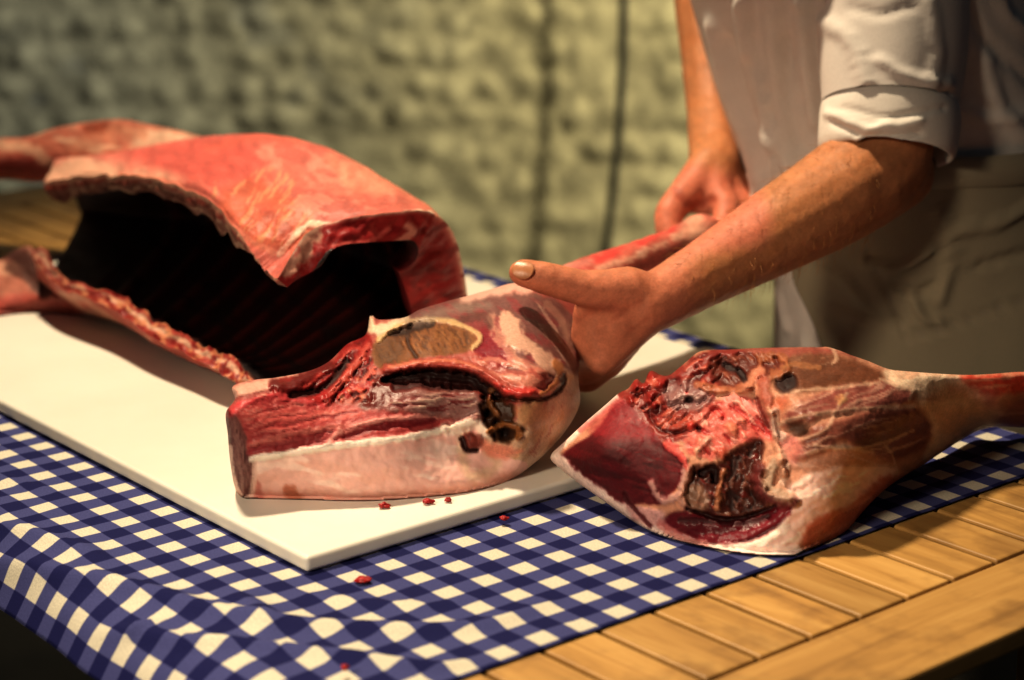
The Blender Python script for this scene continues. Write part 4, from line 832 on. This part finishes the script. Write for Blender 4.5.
    sel = np.nonzero((px[:, 0] > 675) & (px[:, 0] < 880) & (px[:, 1] > 130) & (px[:, 1] < 300) & (V[:, 1] < 1.66) & (V[:, 2] > TZ+.05))[0]
    dirn = P(650, 303, 1.45)-P(850, 184, 1.57); dirn /= np.linalg.norm(dirn)
    for i in rng.choice(sel, min(450, len(sel)), replace=False):
        ln = rng.uniform(.005, .011); g = dirn+np.array([0, 0, -.35])+rng.normal(0, .25, 3)
        sp = cu.splines.new('POLY'); sp.points.add(2)
        for k, (t, up) in enumerate(((0, -.05), (.5, .45), (1, .6))): sp.points[k].co = (*(V[i]+g*ln*t+Nn[i]*ln*up), 1); sp.points[k].radius = 1-.8*t
    tmp = bpy.data.objects.new('tmp', cu); COL.objects.link(tmp); hm = bpy.data.meshes.new_from_object(tmp.evaluated_get(bpy.context.evaluated_depsgraph_get())); bpy.data.objects.remove(tmp); hm.materials.clear(); hm.materials.append(M_ARMHAIR)
    ho = bpy.data.objects.new('arm_hair', hm); COL.objects.link(ho); ho.parent = body; ho['kind'] = 'stuff'
    # hair and eyes
    bm = bmesh.new(); ellipsoid(bm, hp(-.022, 0, .045), (.098, .083, .088), HR)
    for v in list(bm.verts):
        q = (np.array(v.co)-hd); 
        if q@fwd > .05 or q@upv < -.01-.3*(q@fwd+.05): v.co = Vector(hp(-.02, 0, .02)+(np.array(v.co)-hp(-.02, 0, .02))*.8)
    from_bm('hair', bm, M_HAIR, body, True)
    # jacket: trunk, sleeves, rolled cuffs
    cy = 1.79; sil = [(777, 400), (777, 345), (777, 290), (769, 250), (752, 198), (720, 100), (690, 0), (664, -80), (640, -160), (632, -205)]
    RX = [.150, .148, .145, .142, .140, .142, .145, .140, .115, .075]; RY = [.175, .174, .172, .17, .17, .175, .182, .186, .165, .115]
    lv = []
    for p_, rx, ry in zip(sil, RX, RY):
        q = P(*p_, cy); lv.append([q[0]+rx, cy, q[2], rx, ry])
    lv[-1][2] = 1.285; lv[-2][2] = min(lv[-2][2], 1.25)
    lv = catmull(lv, 150)
    def torso(th, row, off=0.):
        c_ = np.cos(th); s_ = np.sin(th); pw = .82
        return np.stack([row[..., 0]-(row[..., 3]+off)*np.sign(c_)*np.abs(c_)**pw, row[..., 1]-(row[..., 4]+off)*np.sign(s_)*np.abs(s_)**pw, row[..., 2]], -1)
    nt = 220; th = np.linspace(0, 2*math.pi, nt, endpoint=False); V = torso(np.tile(th, (150, 1)), np.repeat(lv[:, None], nt, 1)).reshape(-1, 3)
    F = gridfaces(150, nt, True); Nn = vnormals(V, F)
    if (Nn[:nt]*(V[:nt]-V[:nt].mean(0))).sum() < 0: F = F[:, ::-1]; Nn = -Nn
    W_ = (222, 214, 206); c = Canvas(proj(V), W_, .2)
    for l, r, d in (([(742, 0), (752, 60), (772, 130), (784, 190)], 12, .009), ([(770, -20), (776, 60), (790, 130), (800, 190)], 16, .007), ([(752, 60), (762, 120), (774, 180)], 7, -.005), ([(800, 0), (806, 60), (815, 120)], 12, .008), ([(712, 20), (730, 90), (752, 150), (768, 215)], 9, .007), ([(728, 40), (748, 110), (764, 170)], 8, -.006), ([(786, 40), (788, 100), (800, 150)], 8, -.007), ([(985, 60), (1000, 110), (1030, 140)], 14, .005), ([(765, 130), (785, 150), (800, 175)], 8, .006), ([(740, 190), (770, 196), (800, 190)], 8, .004), ([(965, 0), (985, 40), (1030, 80)], 9, -.004), ([(990, -20), (1010, 20), (1040, 40)], 10, .005), ([(960, 110), (990, 120), (1040, 110)], 9, .005), ([(780, 290), (790, 330)], 6, .004)): c.line(l, r, None, d=d, soft=1, wob=.2)
    c.d += .0035*fbm(V*np.array([[14, 14, 5.]]), 3); c.speckle(12, .03)
    for l in ([(826, 0), (830, 90), (834, 180)],): c.line(l, 1.2, (170, 160, 150), .4)
    newmesh('jacket', V+Nn*c.d[:, None], F, M_CLOTHING, body, True, c.rgba())['label'] = 'white work jacket'
    def sleeve(pts, cuff, nm, lab):
        C = catmull([P(*p[:3]) if len(p) == 4 else p[0] for p in pts], 90); Rr = catmull([[p[-1]] for p in pts], 90)[:, 0]
        V, F = tube_mesh(C, Rr, 96, False); F = np.array(F); Nn = vnormals(V, F); cen = np.repeat(C, 96, 0)
        if (Nn*(V-cen)).sum() < 0: F = F[:, ::-1]; Nn = -Nn
        c = Canvas(proj(V), W_, .2)
        for l, r, d in (([(818, 20), (850, 40), (870, 90)], 14, .003), ([(880, 60), (910, 78), (950, 84)], 10, .003), ([(870, 88), (915, 97), (950, 94)], 6, -.004), ([(930, 0), (938, 50), (930, 90)], 12, .0025), ([(850, 8), (880, 14), (910, 6)], 9, -.002)): c.line(l, r, None, d=d, soft=1, wob=.2)
        c.d += .003*fbm(V*np.array([[18, 18, 10.]]), 2)
        s = newmesh('sleeve', V+Nn*c.d[:, None], F, M_CLOTHING, body, True, c.rgba()); s['label'] = lab
        # cuff band: outer wall, rolled lips, inner wall
        prof = [(-.002, .88), (.0, .97), (.004, 1.02), (.012, 1.045), (.022, 1.05), (.032, 1.045), (.040, 1.03), (.045, 1.0), (.046, .96), (.043, .92), (.034, .9), (.02, .9)]
        c0, c1, rad = cuff; ax = (c1-c0)/np.linalg.norm(c1-c0); u = np.cross(ax, [0, 1., 0]); u /= np.linalg.norm(u); v = np.cross(ax, u); L = np.linalg.norm(c1-c0)
        prof = catmull(prof, 44); n = 120; a = np.linspace(0, 2*math.pi, n, endpoint=False); Vc = []
        for t, r in prof: Vc.append(c0+ax*(t/.046*L)+np.cos(a)[:, None]*u*rad*r+np.sin(a)[:, None]*v*rad*r)
        Vc = np.vstack(Vc); Fc = gridfaces(44, n, True); Nc = vnormals(Vc, Fc); cc = (c0+c1)/2
        out = Nc[20*n//1:21*n]; 
        if (Nc[10*n:16*n]*(Vc[10*n:16*n]-cc)).sum() < 0: Fc = Fc[:, ::-1]; Nc = -Nc
        c = Canvas(proj(Vc), (230, 222, 212), .2)
        for l, r, d in (([(826, 112), (870, 128), (920, 122)], 7, .0025), ([(832, 122), (870, 138), (920, 134)], 6, -.002), ([(845, 108), (890, 116), (945, 108)], 4, -.0018), ([(850, 150), (866, 132), (890, 122)], 6, .0018)): c.line(l, r, None, d=d, soft=1, wob=.3)
        c.d += .002*fbm(Vc*22+3, 2)
        newmesh('cuff', Vc+Nc*c.d[:, None], Fc, M_CLOTHING, s, True, c.rgba())['label'] = 'rolled up cuff'
    sleeve([(sh_l+[0, .06, .035], .05), (sh_l, .068), (894, -120, 1.675, .067), (893, -30, 1.645, .0605), (891, 50, 1.617, .056), (889, 105, 1.598, .051)], (P(890, 100, 1.602), P(886, 156, 1.584), .0505), 'near', 'sleeve rolled above the elbow')
    sleeve([(sh_r+[0, -.06, .035], .05), (sh_r, .066), ((sh_r+P(706, -105, 1.97))/2, .062), (712, -100, 1.965, .054)], (P(712, -108, 1.972), P(713, -70, 1.96), .052), 'far', 'far sleeve')
    # apron wrapped round the hips, its free edge falling across the jacket tail
    zb = [P(930, 163, 1.63)[2], .36]; zr = np.linspace(zb[0]+.004, zb[1], 130)
    zs = lv[::-1][:, 2] if lv[0, 2] > lv[-1, 2] else lv[:, 2]; src = lv if lv[0, 2] < lv[-1, 2] else lv[::-1]
    R5 = np.column_stack([np.interp(zr, src[:, 2], src[:, k]) for k in range(5)]); R5[:, 2] = zr
    tl = []
    tt = np.linspace(.02, 2.2, 400)
    for row in R5:
        q = torso(tt, np.repeat(row[None], 400, 0), .009); pq = proj(q)
        bx = np.interp(pq[:, 1], [120, 160, 200, 245, 268, 300, 341, 420, 560], [900, 875, 835, 797, 786, 801, 819, 842, 860]); k = np.nonzero(pq[:, 0] >= bx)[0]; tl.append(tt[k[0]] if len(k) else 1.2)
    tl = np.convolve(np.pad(tl, 4, mode='edge'), np.ones(9)/9, 'valid'); m = 200; f_ = np.linspace(0, 1, m)
    TT = tl[:, None]*(1-f_)+4.4*f_; V = torso(TT, np.repeat(R5[:, None], m, 1), .009).reshape(-1, 3); F = gridfaces(130, m); Nn = vnormals(V, F); cen = np.repeat(R5[:, :3], m, 0)
    if (Nn*(V-cen)).sum() < 0: F = F[:, ::-1]; Nn = -Nn
    c = Canvas(proj(V), (146, 136, 114), .2)  # off-white cloth greyed, so its dim light is put into the colour
    for l, r, d in (([(865, 250), (885, 290), (905, 338)], 3.5, -.004), ([(905, 338), (950, 326), (1000, 308), (1040, 296)], 3.5, -.003), ([(866, 262), (900, 268), (930, 250)], 7, .006), ([(890, 285), (915, 292), (935, 286)], 6, -.006), ([(912, 296), (925, 318), (940, 322)], 7, .006), ([(940, 210), (950, 260), (940, 300)], 10, .005), ([(830, 300), (870, 318), (900, 322)], 9, -.004), ([(960, 230), (1000, 222), (1040, 200)], 10, .005), ([(960, 180), (1000, 170), (1040, 160)], 7, .004), ([(820, 260), (845, 280), (862, 300)], 8, .005), ([(980, 265), (1040, 250)], 8, -.004)): c.line(l, r, None, d=d, soft=1, wob=.25)
    c.line([(866, 252), (885, 290), (905, 338)], 1.6, (140, 130, 114), .6, wob=.1); c.line([(905, 338), (950, 326), (1000, 308), (1040, 296)], 1.6, (140, 130, 114), .6, wob=.1)
    c.d += .003*fbm(V*np.array([[12, 12, 9.]])+4, 3)+.012*sstep(V[:, 2], .66, .4)*np.clip(np.sin(TT.ravel()*9), -1, 1)
    ap = newmesh('apron', V+Nn*c.d[:, None], F, M_CLOTHING, body, True, c.rgba()); ap['label'] = 'off-white apron with a patch pocket'; sm = ap.modifiers.new('t', 'SOLIDIFY'); sm.thickness = .0015
    bd = R5[0].copy(); TB = np.linspace(tl[0], 4.4, 120); band = []
    for z_, o_ in ((-.026, .0095), (-.024, .0125), (-.004, .0125), (-.001, .0095)):
        r_ = np.column_stack([np.interp(np.full(120, zb[0]+.01+z_), src[:, 2], src[:, k]) for k in range(5)]); r_[:, 2] = zb[0]+.01+z_; band.append(torso(TB, r_, o_))
    newmesh('waistband', np.vstack(band), gridfaces(4, 120, flip=True), M_CLOTHING, ap, True, np.tile(np.append(lin((152, 142, 120)), .2), (480, 1)))  # band greyed like the apron, dimness in its colour
    # trousers and shoes
    for s_ in (-1, 1):
        C = catmull([[.38, cy+s_*.075, .80], [.385, cy+s_*.085, .66], [.42, cy+s_*.095, .45], [.44, cy+s_*.10, .22], [.44, cy+s_*.10, .07]], 40); V, F = tube_mesh(C, catmull([[.075], [.078], [.072], [.065], [.068]], 40)[:, 0], 32)
        newmesh('trouser_leg', V+vnormals(V, np.array(F[:-2]))*(.004*fbm(V*12, 3))[:, None], F, M_TROUSER, body)
        C = catmull([[.53, cy+s_*.10, .035], [.49, cy+s_*.10, .05], [.42, cy+s_*.10, .048], [.33, cy+s_*.105, .032], [.27, cy+s_*.11, .022]], 30); V, F = tube_mesh(C, catmull([[.02], [.04], [.045], [.042], [.014]], 30)[:, 0], 24); V[:, 2] = np.clip(V[:, 2], .0, None)
        newmesh('shoe', V, F, M_SHOE, body)
    for s_ in (-1, 1):
        bm = bmesh.new(); ellipsoid(bm, hp(.070, s_*.033, .004), (.012, .012, .010), HR); from_bm('eye', bm, M_BOARD, body, True)
make_person()
# ------------------------------------------------------------------ room
def make_room():
    bm = bmesh.new(); box_bm(bm, (0, 1.2, -.05), (7, 5.6, .1)); tag(from_bm('floor', bm, M_FLOOR), kind='structure')
    WY = 3.15; nx, nz = 420, 260
    x = np.linspace(-1.5, 1.7, nx); zz = np.linspace(0.0, 2.0, nz); X, Zz = np.meshgrid(x, zz, indexing='ij'); q = np.column_stack([X.ravel(), Zz.ravel()])
    # rows of rough knapped stones under limewash
    h = np.zeros(len(q)); row = .050; sp = .054
    ri = np.floor(q[:, 1]/row).astype(int)
    rng = np.random.default_rng(3)
    J = rng.normal(0, 1, (200, 200, 5))
    for dr in (-1, 0, 1):
        r_ = ri+dr; off = (r_ % 2)*.5
        ci = np.floor(q[:, 0]/sp-off).astype(int)
        for dc in (-1, 0, 1):
            c_ = ci+dc; j = J[(r_+60) % 200, (c_+90) % 200]
            cx = (c_+.5+off)*sp+j[:, 0]*.008; cz = (r_+.5)*row+j[:, 1]*.006; rx = .021+.006*np.abs(j[:, 2]); rz = .0165+.004*np.abs(j[:, 3])
            e = ((q[:, 0]-cx)/rx)**2+((q[:, 1]-cz)/rz)**2; h = np.maximum(h, np.exp(-e*1.1)*(.0095+.003*j[:, 4]))
    h = h+.0025*fbm(q*14, 4)+.02*fbm(q*1.6, 2)
    col = np.tile(np.array([176., 168, 134]), (len(q), 1)); n1 = fbm(q*3+5, 4); n2 = fbm(q*11+9, 4)
    cool_light = sstep(q[:, 0], .1, -.75)  # cooler, dimmer light towards low x, mixed into the stone colour
    col = col*(1-cool_light[:, None])+np.array([150, 152, 142.])*cool_light[:, None]; col *= (1+.10*n1+.05*n2)[:, None]
    pit = sstep(fbm(q*22+3, 3), .15, .45); col = col*(1-.15*pit[:, None]); bl = sstep(n2, .2, .5)*cool_light; col = col*(1-.35*bl[:, None])+np.array([96, 104, 116.])*(.35*bl)[:, None]
    V = np.column_stack([q[:, 0], WY-h, q[:, 1]]); rg = np.column_stack([lin(np.clip(col, 0, 255)), np.full(len(q), .3)])
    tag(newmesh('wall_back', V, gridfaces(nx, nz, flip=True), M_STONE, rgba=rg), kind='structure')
    bm = bmesh.new(); box_bm(bm, (0, 3.26, 1.3), (7, .1, 2.6)); tag(from_bm('wall_rear', bm, M_PLAINWALL), kind='structure')
    # cable hanging down the wall
    pts = [(627, -120), (624, -30), (623, 40), (620, 110), (614, 180), (606, 250), (599, 320), (594, 420), (592, 560), (592, 760)]
    C = catmull([atY(np.array(p, float), WY-.125) for p in pts], 80); C = C[C[:, 2] > .03]
    V, F = tube_mesh(C, .0058, 12)
    tag(newmesh('hanging_cable', V, F, M_BLACK), 'black cable hanging in front of the rough stone wall', 'cable')
make_room()
# ------------------------------------------------------------------ light
def area(name, loc, tgt, size, power, col, spread=180, sy=None):
    l = bpy.data.lights.new(name, 'AREA'); l.energy = power; l.color = col; l.size = size; l.spread = math.radians(spread)
    if sy: l.shape = 'RECTANGLE'; l.size_y = sy
    o = bpy.data.objects.new(name, l); o.location = loc; o.rotation_euler = (Vector(tgt)-Vector(loc)).to_track_quat('-Z', 'Y').to_euler(); COL.objects.link(o); return o
def spot(name, loc, tgt, power, col, ang, blend, r):
    l = bpy.data.lights.new(name, 'SPOT'); l.energy = power; l.color = col; l.spot_size = math.radians(ang); l.spot_blend = blend; l.shadow_soft_size = r
    o = bpy.data.objects.new(name, l); o.location = loc; o.rotation_euler = (Vector(tgt)-Vector(loc)).to_track_quat('-Z', 'Y').to_euler(); COL.objects.link(o); return o
WARM = (1, .83, .59)
spot('key_lamp', (-.45, 1.86, 2.75), (-.05, 1.42, .8), 265, WARM, 60, .9, .09)
spot('front_lamp', (-.85, .12, 1.62), (.0, 1.25, .75), 90, (1, .82, .60), 34, 1, .14)
spot('wall_lamp', (1.9, 1.3, 2.2), (.30, 3.1, 1.2), 680, (1, .90, .65), 56, 1, .16)
w = bpy.data.worlds.new('world'); bpy.context.scene.world = w; w.use_nodes = True
w.node_tree.nodes['Background'].inputs['Color'].default_value = (.55, .62, .75, 1); w.node_tree.nodes['Background'].inputs['Strength'].default_value = .03
vs = bpy.context.scene.view_settings
vs.view_transform = 'Standard'; vs.look = 'None'; vs.exposure = .12; vs.gamma = .86
